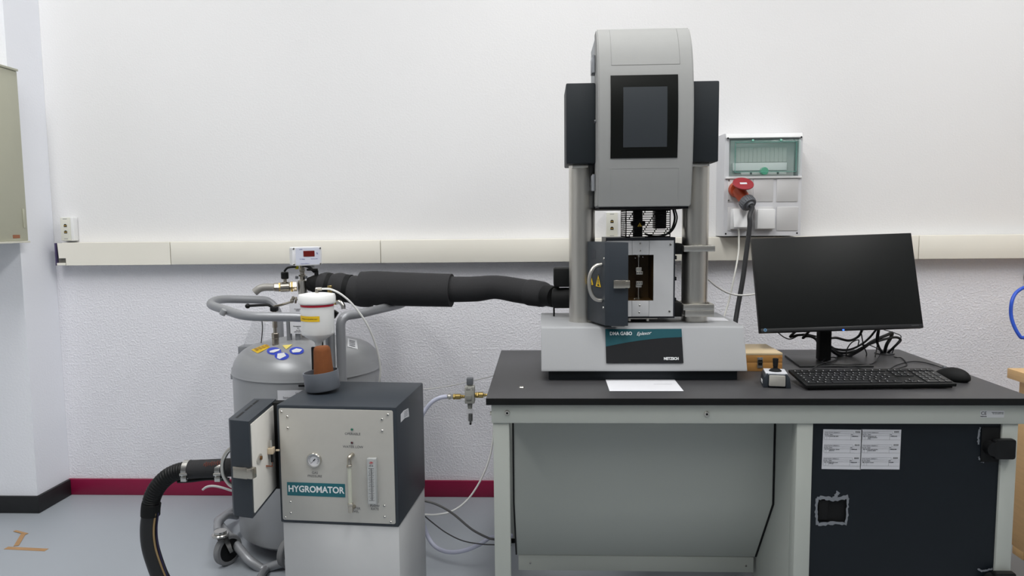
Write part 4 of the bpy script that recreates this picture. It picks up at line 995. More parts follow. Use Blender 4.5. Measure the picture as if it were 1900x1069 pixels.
bm = B(); tube(bm, [(NX+.012, NY-.03, yv+.085), (NX+.035, NY-.03, yv+.078), (NX+.055, NY-.02, yv+.055)], lambda u: .0085-.004*u, 10); box(bm, NX+.028, NX+.070, NY-.034, NY-.022, yv+.062, yv+.070, .002); cyl(bm, (NX+.062, NY-.02, yv+.02), (NX+.062, NY-.02, yv+.062), .008, n=12); t.part('valve_lever', bm, BLACK)
# knurled knobs at neck
bm = B()
for dx in (-.018, .018): cyl(bm, (NX+dx, NY-.012, zz(517)), (NX+dx, NY-.012, zz(512)), .006, n=12, bev=.001)
t.part('neck_knob', bm, GREYP)
# level meter
mc = aty(566, 475, NY-.005); fn = Vector((.50, -.866, 0)); u = Vector((.866, .50, 0))
M = frame(mc+fn*.030, u, fn); MW, MH, MD = .112, .072, .045
bm = B(); pts = [M @ Vector((x, 0, z)) for x, z in rrect(MW, MH, .006)]; prism(bm, pts, -fn*MD, .002); mt_ = t.part('level_meter', bm, WHITEP)
bm = B(); plate(bm, M, MW, MH, .006, .008, bev=.002); t.part('meter_lid', bm, mat('meter_lid_white', (222, 223, 226), .4), mt_)
MF = M @ Matrix.Translation((.003, -.0082, 0))
bm = B(); plate(bm, MF, MW-.020, MH-.008, .002, .0005); t.part('meter_face', bm, mat('meter_face_blue', (206, 210, 224), .5), mt_)
bm = B(); plate(bm, MF @ Matrix.Translation((.004, -.0006, .010)), .042, .022, .001, .001); t.part('red_display', bm, mat('red_display', (104, 22, 18), .3), mt_)
t.text('LEVEL', MF @ Matrix.Translation((-.026, -.0008, .027)), .0045, BLUEINK, mt_); t.text('O Stop', MF @ Matrix.Translation((-.022, -.0008, -.010)), .0065, BLUEINK, mt_)
t.text('%', MF @ Matrix.Translation((.035, -.0008, .010)), .010, BLUEINK, mt_); t.text('level controller', MF @ Matrix.Translation((.024, -.0008, -.010)), .0042, BLUEINK, mt_); t.text('MADE IN GERMANY', MF @ Matrix.Translation((-.012, -.0008, -.028)), .0038, BLUEINK, mt_)
for x in (-1, 1):
    for z in (-1, 1): t.inst('screw', SCR, M @ Matrix.Translation((x*(MW/2-.006), -.0082, z*(MH/2-.006))), mt_)
bm = B(); cyl(bm, mc+Vector((-.030, -.012, -.036)), mc+Vector((-.030, -.012, -.050)), .007, n=12, bev=.002); t.part('cable_gland', bm, mat('gland_yellow', (224, 214, 40), .5), label='yellow cap')
bm = B(); cyl(bm, mc+Vector((.028, .0, -.036)), mc+Vector((.030, 0, -.058)), .0075, n=12, bev=.002); t.part('cable_gland', bm, WHITEP, label='white cap')
# brass safety valve and elbow on the right
q = aty(613, 560, -.52); bm = B(); cyl(bm, (q.x, -.52, domez(q.x, -.52)), (q.x, -.52, aty(613, 548, -.52).z), .010, n=18); t.part('riser_pipe', bm, TUB)
bm = B(); cyl(bm, (q.x, -.52, aty(613, 548, -.52).z), (q.x, -.52, aty(613, 530, -.52).z), .0095, n=6, bev=.001)
q2 = aty(622, 561, -.52); cyl(bm, (q.x, -.52, q2.z), (q2.x+.006, -.525, q2.z), .010, n=6, bev=.001); t.part('safety_valve', bm, BRASS)
bm = B(); tube(bm, [q2+Vector((.007, -.005, 0)), q2+Vector((.020, -.008, .002)), q2+Vector((.032, -.012, -.010)), q2+Vector((.034, -.013, -.024))], .0085, 14); t.part('elbow_spout', bm, CHROME)
bm = B(); q = aty(620, 583, -.40); box(bm, q.x-.01, q.x+.012, -.41, -.39, q.z-.014, q.z+.014, .002, Matrix.Translation(q) @ Matrix.Rotation(.6, 4, 'Y') @ Matrix.Translation(-q)); cyl(bm, (q.x-.022, -.40, .80), (q.x-.022, -.40, q.z+.02), .007, n=12); t.part('pressure_switch', bm, BLACK)
# sign plate on neck
q0 = aty(537, 563, -.50); q1 = aty(580, 619, -.50); M = frame((q0+q1)/2, (1, 0, 0), (0, -1, 0)); SW, SH = q1.x-q0.x, q0.z-q1.z
bm = B(); plate(bm, M, SW, SH, .003, .001); sg = t.part('sign_plate', bm, PAPER)
for y_, s in ((.036, 'Cryogenic'), (.030, 'vessel'), (-.030, 'Flüssigstickstoff'), (-.037, 'LIN'), (-.045, 'nur für'), (-.051, 'Laborbetrieb')): t.text(s, M @ Matrix.Translation((-.012, -.0012, y_)), .0062, INK, sg, bold=.0001)
bm = B(); cyl(bm, M @ Vector((.004, -.001, .006)), M @ Vector((.004, -.0016, .006)), .012, n=20); t.part('round_mark', bm, INK, sg)
bm = B()
for x_ in (536, 552): qq = aty(x_, 600, -.48); cyl(bm, (qq.x, -.48, .79), (qq.x, -.48, aty(x_, 580, -.48).z), .010, n=16)
t.part('sign_post', bm, TUB)
# cluster of fittings above the sign
bm = B()
for dx, dz, l_ in ((-.006, .006, .022), (.010, .010, .026), (.024, .006, .024), (.0, .016, .014)):
    c_ = aty(545, 558, -.46)+Vector((dx, 0, dz-.006)); cyl(bm, c_, c_+Vector((.004, -.018, .004)), .006, n=6, bev=.001); cyl(bm, c_+Vector((-.004, 0, -.018)), c_+Vector((0, 0, l_*.4)), .004, n=10)
c_ = aty(530, 562, -.46); tube(bm, [aty(508, 569, -.52), aty(525, 565, -.48), aty(541, 560, -.46)], .0045, 10); t.part('pressure_line', bm, NICKEL)
# left fill valve with long black lever
q = aty(510, 600, -.54); vx = q.x; zf = lambda y: aty(510, y, -.54).z
bm = B(); cyl(bm, (vx, -.54, domez(vx, -.54)-.004), (vx, -.54, zf(628)), .0125, n=6, bev=.001); cyl(bm, (vx, -.54, zf(628)), (vx, -.54, zf(618)), .0135, n=6, bev=.001); cyl(bm, (vx, -.54, zf(618)), (vx, -.54, zf(590)), .007, n=16); cyl(bm, (vx, -.54, zf(608)), (vx, -.54, zf(596)), .009, n=6)
cyl(bm, (vx, -.54, zf(590)), (vx, -.54, zf(578)), .009, n=14); box(bm, vx-.030, vx+.004, -.548, -.532, zf(586), zf(579), .003); fv = t.part('fill_valve', bm, NICKEL)
bm = B(); box(bm, vx-.014, vx+.014, -.552, -.528, zf(578)+.0003, zf(569), .005)
P = [(vx-.006, -.54, zf(571)), (vx-.020, -.545, zf(566)), (vx-.04, -.55, zf(565.5)), (vx-.085, -.56, zf(566))]; tube(bm, P, .0052, 10); bmesh.ops.create_uvsphere(bm, u_segments=12, v_segments=8, radius=.0095, matrix=Matrix.Translation((vx-.092, -.562, zf(566.5)))); t.part('valve_lever', bm, BLACK, fv)
bm = B(); tube(bm, [(vx-.028, -.54, zf(582)), aty(486, 584, -.54), aty(487, 610, -.50), aty(484, 640, -.45), Vector((aty(482, 645, -.42).x, -.42, domez(-1.13, -.42)-.002))], .0018, 8); t.part('sensor_wire', bm, CAB)
bm = B(); q = aty(412, 584, -.62); cyl(bm, q+Vector((0, 0, 0)), q+Vector((.010, 0, .018)), .011, n=16); t.part('frame_stub', bm, SILVER)
# stickers on the dome
def sticker(nm, pts, mt_, lift, par=None):
    bm = B(); vs = [bm.verts.new((x, y, domez(x, y)+lift)) for x, y in pts]; c = sum((v.co for v in vs), Vector())/len(vs)
    c.z = domez(c.x, c.y)+lift; cv = bm.verts.new(c); n = len(vs)
    # subdivided fan keeps the film on the curved dome
    mids = [bm.verts.new(((v.co.x+c.x)/2, (v.co.y+c.y)/2, domez((v.co.x+c.x)/2, (v.co.y+c.y)/2)+lift)) for v in vs]
    for i in range(n): bm.faces.new((vs[i], vs[(i+1) % n], mids[(i+1) % n], mids[i])); bm.faces.new((mids[i], mids[(i+1) % n], cv))
    return t.part(nm, bm, mt_, par or dm)
def dome_at(px, py):
    d = ray(px, py); t0 = 1.8; f = lambda s_: (CAM+d*s_).z-(domez((CAM+d*s_).x, (CAM+d*s_).y) if math.hypot((CAM+d*s_).x-TC.x, (CAM+d*s_).y-TC.y) < TR else -9)
    while f(t0) > 0 and t0 < 3.4: t0 += .004
    a, b_ = t0-.004, t0
    for _ in range(20):
        m_ = (a+b_)/2
        if f(m_) > 0: a = m_
        else: b_ = m_
    return CAM+d*a
def ell(px, py, rx, ry, n=24): return [(q.x, q.y) for q in (dome_at(px+rx*math.cos(a), py+ry*math.sin(a)) for a in [2*PI*i/n for i in range(n)])]
def poly(P, n=6):
    L = []
    for (x0, y0), (x1, y1) in zip(P, P[1:]+P[:1]):
        for k in range(n): q = dome_at(x0+(x1-x0)*k/n, y0+(y1-y0)*k/n); L.append((q.x, q.y))
    return L
L1, L2 = .0022, .0034
for (x, y), marks in (((508.5, 652.5), [[(500, 653), (510, 650), (520, 649), (518, 652), (508, 656), (501, 656)]]),
                      ((523, 662), [[(515, 658), (527, 656), (531, 662), (519, 668), (514, 666)]]),
                      ((550.5, 652), [[(541, 652), (550, 648), (561, 650), (556, 655), (543, 656)]])):
    s = sticker('blue_safety_sign', ell(x, y, 13.5, 7), BLUE, L1)
    for P in marks: sticker('pictogram', poly(P, 3), WHITEINK, L2, dm)
s = sticker('yellow_label', poly([(466, 650), (492, 640), (501, 645), (478, 657)]), YEL, L1)
for k in range(4):
    a0 = 471+k*6.5; sticker('print_line', poly([(a0, 648.6-k*2.1), (a0+4.5, 647-k*2.1), (a0+10, 650-k*2.1), (a0+5.6, 652-k*2.1)], 2), mat('yellow_print', (170, 132, 40), .6), L2, dm)
s = sticker('yellow_triangle', poly([(524, 642), (543, 640), (531, 649.5)]), mat('sticker_pale_yellow', (224, 206, 110), .5), L1)
sticker('white_label', poly([(645, 628), (662, 632), (664, 649), (645, 644)]), mat('label_white', (206, 208, 212), .6), L1)
for k in range(4): sticker('print_line', poly([(648, 632+k*3), (659, 634.5+k*3), (659, 636+k*3), (648, 633.5+k*3)], 2), GREYINK, L2, dm)
# data sheet stuck on the vessel front
q0, q1 = aty(514, 725, -.712), aty(566, 760, -.712)
bm = B(); N = 6
def vy_(x): return TC.y-math.sqrt(max(0, TR**2-(x-TC.x)**2))-.001
xs_ = [q0.x+(q1.x-q0.x)*i/N for i in range(N+1)]
prism(bm, [(x, vy_(x), q0.z) for x in xs_]+[(x, vy_(x)-.0008, q0.z) for x in xs_[::-1]], (0, 0, -(q0.z-q1.z))); ds = t.part('data_sheet', bm, PAPER, angle=50)
qq = aty(534, 738.5, -.715); t.text('Stickstoff', frame((qq.x, vy_(qq.x)-.004, qq.z), (1, 0, 0), (0, -1, 0)), .010, INK, ds)
qq = aty(551, 730.5, -.715); t.text('Cryo', frame((qq.x, vy_(qq.x)-.003, qq.z), (1, 0, 0), (0, -1, 0)), .008, INK, ds)
bm = B(); q = aty(560, 716, -.712); box(bm, q.x-.012, q.x+.02, -.714, -.7095, q.z-.004, q.z+.004, .001); t.part('slot_cover', bm, BLACK)
# clear bag hanging at the left of the dome
bm = B(); pts = [aty(470, 592, -.40), aty(452, 640, -.36), aty(443, 668, -.36), aty(458, 672, -.34), aty(485, 645, -.36), aty(492, 600, -.40)]
vs = [bm.verts.new(p) for p in pts]; bm.faces.new(vs); ex = bmesh.ops.extrude_face_region(bm, geom=bm.faces[:]); bmesh.ops.translate(bm, verts=[v for v in ex['geom'] if isinstance(v, bmesh.types.BMVert)], vec=(0, .01, 0))
t.part('clear_bag', bm, mat('clear_film', (205, 208, 212), .3, alpha=.16), label='crumpled clear plastic bag')
bm = B(); q = aty(449, 645, -.36); box(bm, q.x-.018, q.x+.05, -.36, -.30, q.z-.03, q.z+.004, .004); t.part('rear_bracket', bm, TUB)
bm = B(); q = aty(434, 697, -.42); box(bm, q.x-.006, q.x+.012, -.44, -.40, q.z-.012, q.z+.012, .003); box(bm, q.x-.003, q.x+.01, -.435, -.405, q.z+.02, q.z+.035, .002); t.part('side_buckle', bm, TUB)
TANK = t
# ------------------------------------------------------------------ insulated transfer hose
t = Thing('insulated_hose', 'thick black foam insulated hose from the tank to the machine', 'hose', aty(760, 540, -.50))
def hp_(x, y, Y): return aty(x, y, Y)
# insulated segments: list of (px, py, Y), radius in px
def seg(nm, pts, rad, mt_=RUBBER, label=None, n=28, k=8):
    bm = B(); P = [hp_(*p) for p in pts]; d = (P[0]-CAM).dot(FW)
    rr = [q/F*((p-CAM).dot(FW)) for q, p in zip(rad, P)]
    S = smooth(P, k); m_ = len(S)-1
    def rf(u):
        f = u*(len(rr)-1); i = min(int(f), len(rr)-2); g_ = f-i; g_ = g_*g_*(3-2*g_); return rr[i]*(1-g_)+rr[i+1]*g_
    tube(bm, S, rf, n, raw=True); return t.part(nm, bm, mt_, label=label, angle=40)
seg('end_cap', [(574, 527, -.425), (586, 527, -.43), (600, 528, -.435)], [13, 17, 20], BLACKM)
seg('insulation_segment', [(596, 527, -.435), (605, 528, -.44), (616, 530, -.44)], [20, 23, 22])
seg('insulation_segment', [(612, 530, -.44), (630, 533, -.445), (648, 536, -.45)], [22, 27, 25])
seg('insulation_segment', [(644, 535, -.45), (658, 538, -.455), (674, 541, -.46), (690, 541, -.46)], [24, 27, 29, 29])
seg('cable_tie_band', [(606, 528.5, -.44), (613, 530, -.44)], [23.5, 23.5], BLACKM)
seg('cable_tie_band', [(642, 535, -.45), (651, 536, -.452)], [26.3, 26.3], BLACKM)
seg('outer_sleeve', [(672, 536, -.46), (700, 535, -.465), (760, 537, -.48), (838, 539, -.50)], [32, 32, 31.5, 31])
seg('insulation_segment', [(832, 537, -.50), (880, 536.5, -.51), (920, 533, -.52), (960, 539, -.535), (985, 543, -.545)], [24, 23.5, 22, 23, 23])
seg('insulation_segment', [(972, 541.5, -.54), (985, 543, -.55), (1005, 546, -.57), (1022, 549, -.60)], [22, 24.5, 24, 18])
seg('end_collar', [(1014, 548, -.60), (1030, 551, -.635)], [20, 20], BLACKM)
# ------------------------------------------------------------------ humidifier
P0 = Vector((-.809, -1.08, 0)); P1 = Vector((-.436, -1.109, 0)); ux = (P1-P0).normalized(); vv = Vector((-ux.y, ux.x, 0)); HW = (P1-P0).length; HD = .335
def HM(z=0): m_ = Matrix((ux, vv, Vector((0, 0, 1)))).transposed().to_4x4(); m_.translation = P0+Vector((0, 0, z)); return m_
z0, z1 = .331, .700
t = Thing('humidity_generator', 'anthracite humidity generator box with grey front panel on a white pedestal', 'instrument', P0+ux*HW/2+vv*HD/2+Vector((0, 0, z0)))
M = HM(z0); H = z1-z0
bm = B(); box(bm, 0, HW, 0, HD, 0, H, .005, M); t.part('housing', bm, ANTH)
hn = -vv
def hpx(x, y, d=0): q = atp(x, y, P0+hn*d, hn); return (HM().inverted() @ q)
fa, fb = hpx(516, 757.5), hpx(728.5, 970); fz0, fz1 = fb.z, hpx(516, 757.5).z
fz0 = hpx(523, 966).z; fx0, fx1 = .009, HW-.010
Mf = frame(P0+ux*(fx0+fx1)/2+Vector((0, 0, (z0+.010+z1-.010)/2)), ux, hn)
bm = B(); plate(bm, Mf, fx1-fx0, H-.020, .006, .003, bev=.0008); fp_ = t.part('front_panel', bm, ALU)
def hm(x, y, d=.0031):
    v = hpx(x, y, .003); return at_mat(HM() @ Vector((v.x, -d, v.z)), HM())
def zc(x, y): return 500+x/4.11, 730+y/4.11
for x, y, s in ((91, 141, 0), (136, 178, 0), (139, 265, 0), (903, 163, 0), (858, 199, 0), (860, 286, 0), (160, 829, 0), (163, 913, 0), (122, 947, 0), (876, 858, 0), (878, 943, 0), (925, 982, 0)):
    t.inst('screw', SCR, hm(*zc(x, y), .003), fp_)
def htext(s, x, y, sz, **k): t.text(s, hm(*zc(x, y)), sz, mat('panel_print', (70, 72, 76), .6), fp_, **k)
htext('OPERABLE', 634, 310, .0105); htext('WATER LOW', 637, 409, .0105); htext('GAS', 346, 607, .0105); htext('PRESSURE', 346, 632, .0105)
htext('WATER', 650, 878, .0105); htext('LEVEL', 650, 902, .0105); htext('FLOW', 804, 859, .0105); htext('RATE', 804, 883, .0105)
for y, c, n in ((275, (30, 96, 72), 'green'), (376, (70, 20, 24), 'red')):
    m_ = hm(*zc(630, y)); bm = B()
    for r_, d0, d1 in ((.0052, 0, .0015),): cyl(bm, m_ @ Vector((0, 0, 0)), m_ @ Vector((0, -d1, 0)), r_, n=16)
    led = t.part('lamp_bezel', bm, CHROME, fp_); bm = B(); cyl(bm, m_ @ Vector((0, -.0016, 0)), m_ @ Vector((0, -.0035, 0)), .0036, .0025, n=14); t.part('indicator_lamp', bm, mat('lamp_'+n, c, .25), fp_, 'dark %s indicator lamp' % n)
# nameplate
a, b_ = hpx(*zc(134, 676), .003), hpx(*zc(579, 794), .003); a2, b2 = hpx(*zc(134, 776), .003), hpx(*zc(579, 692), .003)
nz = (a.z+a2.z+b_.z+b2.z)/4; nh = ((a.z-a2.z)+(b2.z-b_.z))/2; m_ = at_mat(HM() @ Vector(((a.x+b_.x)/2, -.003, nz)), HM())
bm = B(); box(bm, -(b_.x-a.x)/2, (b_.x-a.x)/2, -.001, 0, -nh/2, nh/2, 0, m_); nm = t.part('name_plate', bm, TEAL, fp_)
t.text('HYGROMATOR', m_ @ Matrix.Translation((0, -.0013, 0)), .0275, WHITEINK, nm, bold=.0007, sx=.92)
# pressure gauge
m_ = hm(*zc(343, 507)); c = m_ @ Vector((0, 0, 0)); gr = .0232
bm = B(); lathe(bm, [(gr, 0), (gr, .006), (gr-.002, .009), (gr-.004, .009), (gr-.0045, .004)], c, -vv, 40, (True, False)); g_ = t.part('pressure_gauge', bm, CHROME)
bm = B(); cyl(bm, m_ @ Vector((0, -.0035, 0)), m_ @ Vector((0, -.0042, 0)), gr-.0045, n=36); t.part('gauge_face', bm, PAPER, g_)
bm = B()
for i in range(28):
    a = math.radians(-45+i*10); ca, sa = math.cos(a), math.sin(a); r0 = .0125 if i % 3 else .0108
    w_ = .0003; p = [Vector((ca*r0-sa*w_, -.0043, sa*r0+ca*w_)), Vector((ca*r0+sa*w_, -.0043, sa*r0-ca*w_)), Vector((ca*.0155+sa*w_, -.0043, sa*.0155-ca*w_)), Vector((ca*.0155-sa*w_, -.0043, sa*.0155+ca*w_))]
    prism(bm, [m_ @ q for q in p], m_.to_3x3() @ Vector((0, -.0002, 0)))
t.part('gauge_scale', bm, INK, g_)
bm = B(); a = math.radians(225)
for l0, l1, w_ in ((-.006, .015, .0007), (-.006, -.002, .0022)):
    ca, sa = math.cos(a), math.sin(a); p = [Vector((ca*l0-sa*w_, -.0048, sa*l0+ca*w_)), Vector((ca*l0+sa*w_, -.0048, sa*l0-ca*w_)), Vector((ca*l1+sa*w_*.5, -.0048, sa*l1-ca*w_*.5)), Vector((ca*l1-sa*w_*.5, -.0048, sa*l1+ca*w_*.5))]; prism(bm, [m_ @ q for q in p], m_.to_3x3() @ Vector((0, -.0004, 0)))
cyl(bm, m_ @ Vector((0, -.0045, 0)), m_ @ Vector((0, -.0056, 0)), .0022, n=14); t.part('gauge_needle', bm, INK, g_)
# water level tube
m_ = hm(*zc(626, 500)); m2 = hm(*zc(634, 800)); xa = (HM().inverted() @ m_.translation).x
bm = B(); T = lambda dx, d, z_: HM() @ Vector((xa+dx, -.003-d, z_)); zt_ = (HM().inverted() @ hm(*zc(630, 467)).translation).z; zm = (HM().inverted() @ hm(*zc(620, 545)).translation).z; zb_ = (HM().inverted() @ hm(*zc(630, 815)).translation).z; zbb = (HM().inverted() @ hm(*zc(634, 862)).translation).z
tube(bm, [T(.004, 0, zt_), T(.002, .012, zt_), T(0, .02, zt_-.006), T(0, .022, zm)], .0062, 14); cyl(bm, T(0, .022, zm+.008), T(0, .022, zm), .0085, n=6, bev=.001)
lt = t.part('level_fitting', bm, NICKEL, fp_)
bm = B(); tube(bm, [T(0, .022, zb_), T(0, .022, zbb+.006), T(.002, .012, zbb), T(.004, 0, zbb)], .0062, 14); cyl(bm, T(0, .022, zb_), T(0, .022, zb_-.009), .0085, n=6, bev=.001); cyl(bm, T(-.0, .022, zbb+.008), T(0, .022, zbb-.010), .0075, n=6, bev=.001); t.part('level_fitting', bm, NICKEL, fp_)
bm = B(); cyl(bm, T(0, .022, zb_+.0002), T(0, .022, zm-.0002), .0058, n=18); t.part('level_tube', bm, mat('milky_tube', (198, 200, 186), .3, alpha=.8), fp_)
# flow meter
a, b_ = hpx(*zc(752, 488), .003), hpx(*zc(833, 832), .003); fm = at_mat(HM() @ Vector(((a.x+b_.x)/2, -.0031, (a.z+b_.z)/2-.0)), HM()); fw, fh = b_.x-a.x-.001, (a.z-b_.z)+.002
bm = B(); box(bm, -fw/2, fw/2, -.016, 0, -fh/2, fh/2, .0015, fm); ff = t.part('flow_meter', bm, mat('acrylic_block', (160, 163, 163), .1, spec=.7), fp_)
def fl_(nm, x0, x1, z0_, z1_, mt_, d=.0163): bm = B(); box(bm, x0, x1, -d-.0004, -d+.0002, z0_, z1_, 0, fm); t.part(nm, bm, mt_, fp_)
fl_('scale_plate', -fw/2+.002, fw/2-.003, -fh/2+.003, fh/2-.003, mat('scale_plate', (176, 178, 178), .4))
fl_('scale_bore', -.0007, .0007, -fh/2+.012, fh/2-.028, INK, .0170)
bm = B()
for i in range(19):
    z_ = -fh/2+.013+i*(fh-.042)/18; l_ = .005 if i % 2 else .007
    box(bm, -.0022-l_, -.0022, -.0172, -.0166, z_-.0003, z_+.0003, 0, fm); box(bm, .0022, .0022+l_*.7, -.0172, -.0166, z_-.0003, z_+.0003, 0, fm)
t.part('scale_marks', bm, INK, fp_)
bm = B(); pts = [fm @ Vector((.0062*math.cos(a), -.0170, fh/2-.012+.0032*math.sin(a))) for a in [2*PI*i/20 for i in range(20)]]; prism(bm, pts, fm.to_3x3() @ Vector((0, -.0004, 0))); t.part('red_logo', bm, mat('logo_red', (170, 30, 36), .4), fp_)
t.text('Dwyer', fm @ Matrix.Translation((0, -.0177, fh/2-.012)), .0042, WHITEINK, fp_, shear=.3); t.text('LPM AIR', fm @ Matrix.Translation((0, -.0172, fh/2-.021)), .0035, INK, fp_)
# side sticker (right side plane)
sn = ux; SP = P0+ux*HW
def spx(x, y): return atp(x, y, SP+sn*.0006, sn)
bm = B(); prism(bm, [spx(743.5, 784), spx(743.5, 769), spx(749, 762), spx(757.5, 757.5), spx(759, 773), spx(751, 776)], sn*.0004); sl = t.part('side_label', bm, PAPER)
bm = B()
for k in range(4): prism(bm, [p+sn*.0006 for p in (spx(749.5, 764.5+k*3), spx(756, 760+k*3), spx(756, 761+k*3), spx(749.5, 765.5+k*3))], sn*.0003)
t.part('print_line', bm, GREYINK, sl)
HYG = t
# pedestal
t = Thing('pedestal', 'white square pedestal cabinet carrying the humidity generator', 'pedestal', P0+ux*HW/2+vv*HD/2)
bm = B(); box(bm, .006, HW-.002, .004, HD-.004, .012, .3305, .002, HM()); t.part('body', bm, mat('pedestal_grey', (196, 197, 198), .5, noise=.02))
bm = B(); box(bm, .02, HW-.02, .02, HD-.02, 0, .0118, 0, HM()); t.part('plinth', bm, BLACK)
# cup with cork-brown filter
zc_ = z1; c = Vector((atz(599, 727, zc_).x, -.905, zc_))
t = Thing('plastic_cup', 'grey plastic cup tilted on top of the humidity generator', 'cup', c)
axc = Vector((-.04, 0, 1)).normalized(); tiltM = Matrix.Translation(c+Vector((0, 0, .0005))) @ Matrix.Rotation(-.10, 4, 'Y') @ Matrix.Translation((0, 0, .005))
RC = .0565
bm = B(); pr_ = [(RC-.012, 0), (RC-.004, .002), (RC-.0005, .007), (RC, .062), (RC-.003, .062), (RC-.004, .009), (.001, .007)]
lathe(bm, pr_, (0, 0, 0), n=44); bmesh.ops.transform(bm, matrix=tiltM, verts=bm.verts[:]); t.part('cup_wall', bm, mat('cup_grey', (112, 117, 125), .35))
q = c; t2 = Thing('filter_cartridge', 'brown porous filter cartridge standing in the grey cup', 'filter', tiltM @ Vector((0, 0, .0075)))
tm2 = tiltM @ Matrix.Translation((.004, .006, 0)) @ Matrix.Rotation(.06, 4, 'Y')
bm = B(); lathe(bm, [(.033, .0078), (.0335, .02), (.0275, .128), (.0255, .137), (.021, .142), (.001, .143)], (0, 0, 0), n=36); bmesh.ops.transform(bm, matrix=tm2, verts=bm.verts[:]); t2.part('cartridge', bm, mat('terracotta_brown', (120, 70, 36), .9, noise=.12, nscale=60, bump=.3, bscale=300))
# white water reservoir on a black strip
by = -.80
t = Thing('water_reservoir', 'white plastic water bottle with conical base above the grey cup', 'bottle', Vector((aty(588, 700, by).x, by, z1)))
a, b_ = aty(559.5, 590, by), aty(619, 590, by); bx = (a.x+b_.x)/2; br = (b_.x-a.x)/2; Zb = lambda y: aty(589, y, by).z
HDPE = mat('milky_bottle', (236, 237, 236), .4, spec=.4)
_hb = HDPE.node_tree.nodes['Principled BSDF']; _hb.inputs['Subsurface Weight'].default_value = .7; _hb.inputs['Subsurface Radius'].default_value = (1, 1, 1); _hb.inputs['Subsurface Scale'].default_value = .03
bm = B(); lathe(bm, [(.011, Zb(642)), (.0125, Zb(636)), (.0165, Zb(633)), (br*.965, Zb(620)), (br, Zb(617.5)), (br, Zb(568))], (bx, by, 0), n=44); bt = t.part('bottle_body', bm, HDPE)
bm = B(); cyl(bm, (bx, by, Zb(567.5)), (bx, by, Zb(564)), br*1.0, n=44); t.part('red_seal_ring', bm, mat('seal_red', (190, 26, 52), .4))
cr_ = br*1.13; bm = B(); lathe(bm, [(cr_*.93, Zb(563.5)), (cr_, Zb(561)), (cr_, Zb(550)), (cr_*.96, Zb(546)), (cr_*.6, Zb(544)), (.001, Zb(543.5))], (bx, by, 0), n=44); t.part('screw_cap', bm, HDPE)
bm = B(); cyl(bm, (bx+.001, by, Zb(544)), (bx+.001, by, Zb(535)), .006, n=6, bev=.001); cyl(bm, (bx-.003, by, Zb(536.5)), (bx+.018, by, Zb(536)), .0055, n=14, bev=.001); t.part('push_fitting', bm, NICKEL)
bm = B(); n_ = 12
a0, a1 = -PI*.5-1.3, -PI*.5+.42
arc = [a0+(a1-a0)*i/n_ for i in range(n_+1)]
lo = [Vector((bx+(br+.0006)*math.cos(a), by+(br+.0006)*math.sin(a), Zb(593.5))) for a in arc]; prism(bm, lo+[Vector((bx+(br+.0002)*math.cos(a), by+(br+.0002)*math.sin(a), Zb(593.5))) for a in arc[::-1]], (0, 0, Zb(583.5)-Zb(593.5))); yl = t.part('warning_label', bm, YEL, bt, angle=60)
wt_ = t.text('Warning: use only distilled water!', frame((bx-.014, by-br-.0012, Zb(588.5)), (1, 0, 0), (0, -1, 0)), .0062, INK, yl, sx=.72)
for v in wt_.data.vertices:
    p_ = v.co+t.b; a_ = -PI*.5+(p_.x-bx)/br; r_ = br+.0008+max(0, (by-br-.0010-p_.y))*.2; v.co = Vector((bx+r_*math.cos(a_), by+r_*math.sin(a_), p_.z))-t.b
bm = B(); cyl(bm, (bx+.0, by, Zb(641)), (bx, by, Zb(652)), .008, n=6); cyl(bm, (bx, by, Zb(652)), (bx, by, z1+.0004), .006, n=12); t.part('outlet_pipe', bm, NICKEL)
q0, q1 = aty(575, 645, by), aty(592, 700, by)
bm = B(); box(bm, q0.x, q1.x, by+.010, by+.018, z1+.0004, q0.z, .003); box(bm, bx-.012, bx+.012, by+.0095, by+.018, q0.z-.02, Zb(633), .002); t.part('mounting_strip', bm, BLACK)
# thin tube from bottle to the back
bm = B(); P = [Vector((bx+.018, by, Zb(536))), aty(614, 537, by), aty(634, 547, by), aty(655, 566, by+.01), aty(680, 600, by+.03), aty(697, 640, by+.06), aty(705, 675, by+.08), aty(705, 700, by+.09), aty(701, 730, by+.10), Vector((aty(700, 760, -.70).x, -.70, .50))]
tube(bm, P, .0034, 10); solo('water_tube', bm, PTFE, 'thin white tube running down from the white bottle', 'tube', P[0])
# ------------------------------------------------------------------ spare chamber door with hose, left
t = Thing('spare_chamber_door', 'open anthracite insulated door unit beside the humidity generator', 'door unit', (-.87, -1.12, .415))
zt, zb = .696, .415
A_, B_, C_, D_ = (-.893, -1.233), (-.823, -1.252), (-.842, -.99), (-.915, -.985)
bm = B()
A2, B2, C2, D2 = [Vector((v[0], v[1], 0)) for v in (A_, B_, C_, D_)]
k1 = A2+(D2-A2).normalized()*.012; k2 = A2+(B2-A2).normalized()*.010
prism(bm, [(p.x, p.y, zb) for p in (k1, k2, B2, C2, D2)], (0, 0, zt-zb), .0015); sd = t.part('door_body', bm, ANTH, angle=25)
ui = (C2-B2).normalized(); ni = Vector((ui.y, -ui.x, 0)); MI = frame((B2+C2)/2+Vector((0, 0, (zt+zb)/2)), ui, ni)
IL = (C2-B2).length
bm = B(); plate(bm, MI, IL-.016, zt-zb-.022, .004, .003, bev=.001, cx=.002); t.part('inner_board', bm, OFFW, sd)
def ipx(x, y): q = atp(x, y, (B2+C2)/2+ni*.003, ni); return MI.inverted() @ q
v = ipx(480.5, 851); bm = B(); pts = [MI @ Vector((v.x+.024*math.cos(a), -.0032, v.z+.013*math.sin(a))) for a in [2*PI*i/28 for i in range(28)]]; prism(bm, pts, ni*.002); rs_ = t.part('round_flange', bm, ALU, sd)
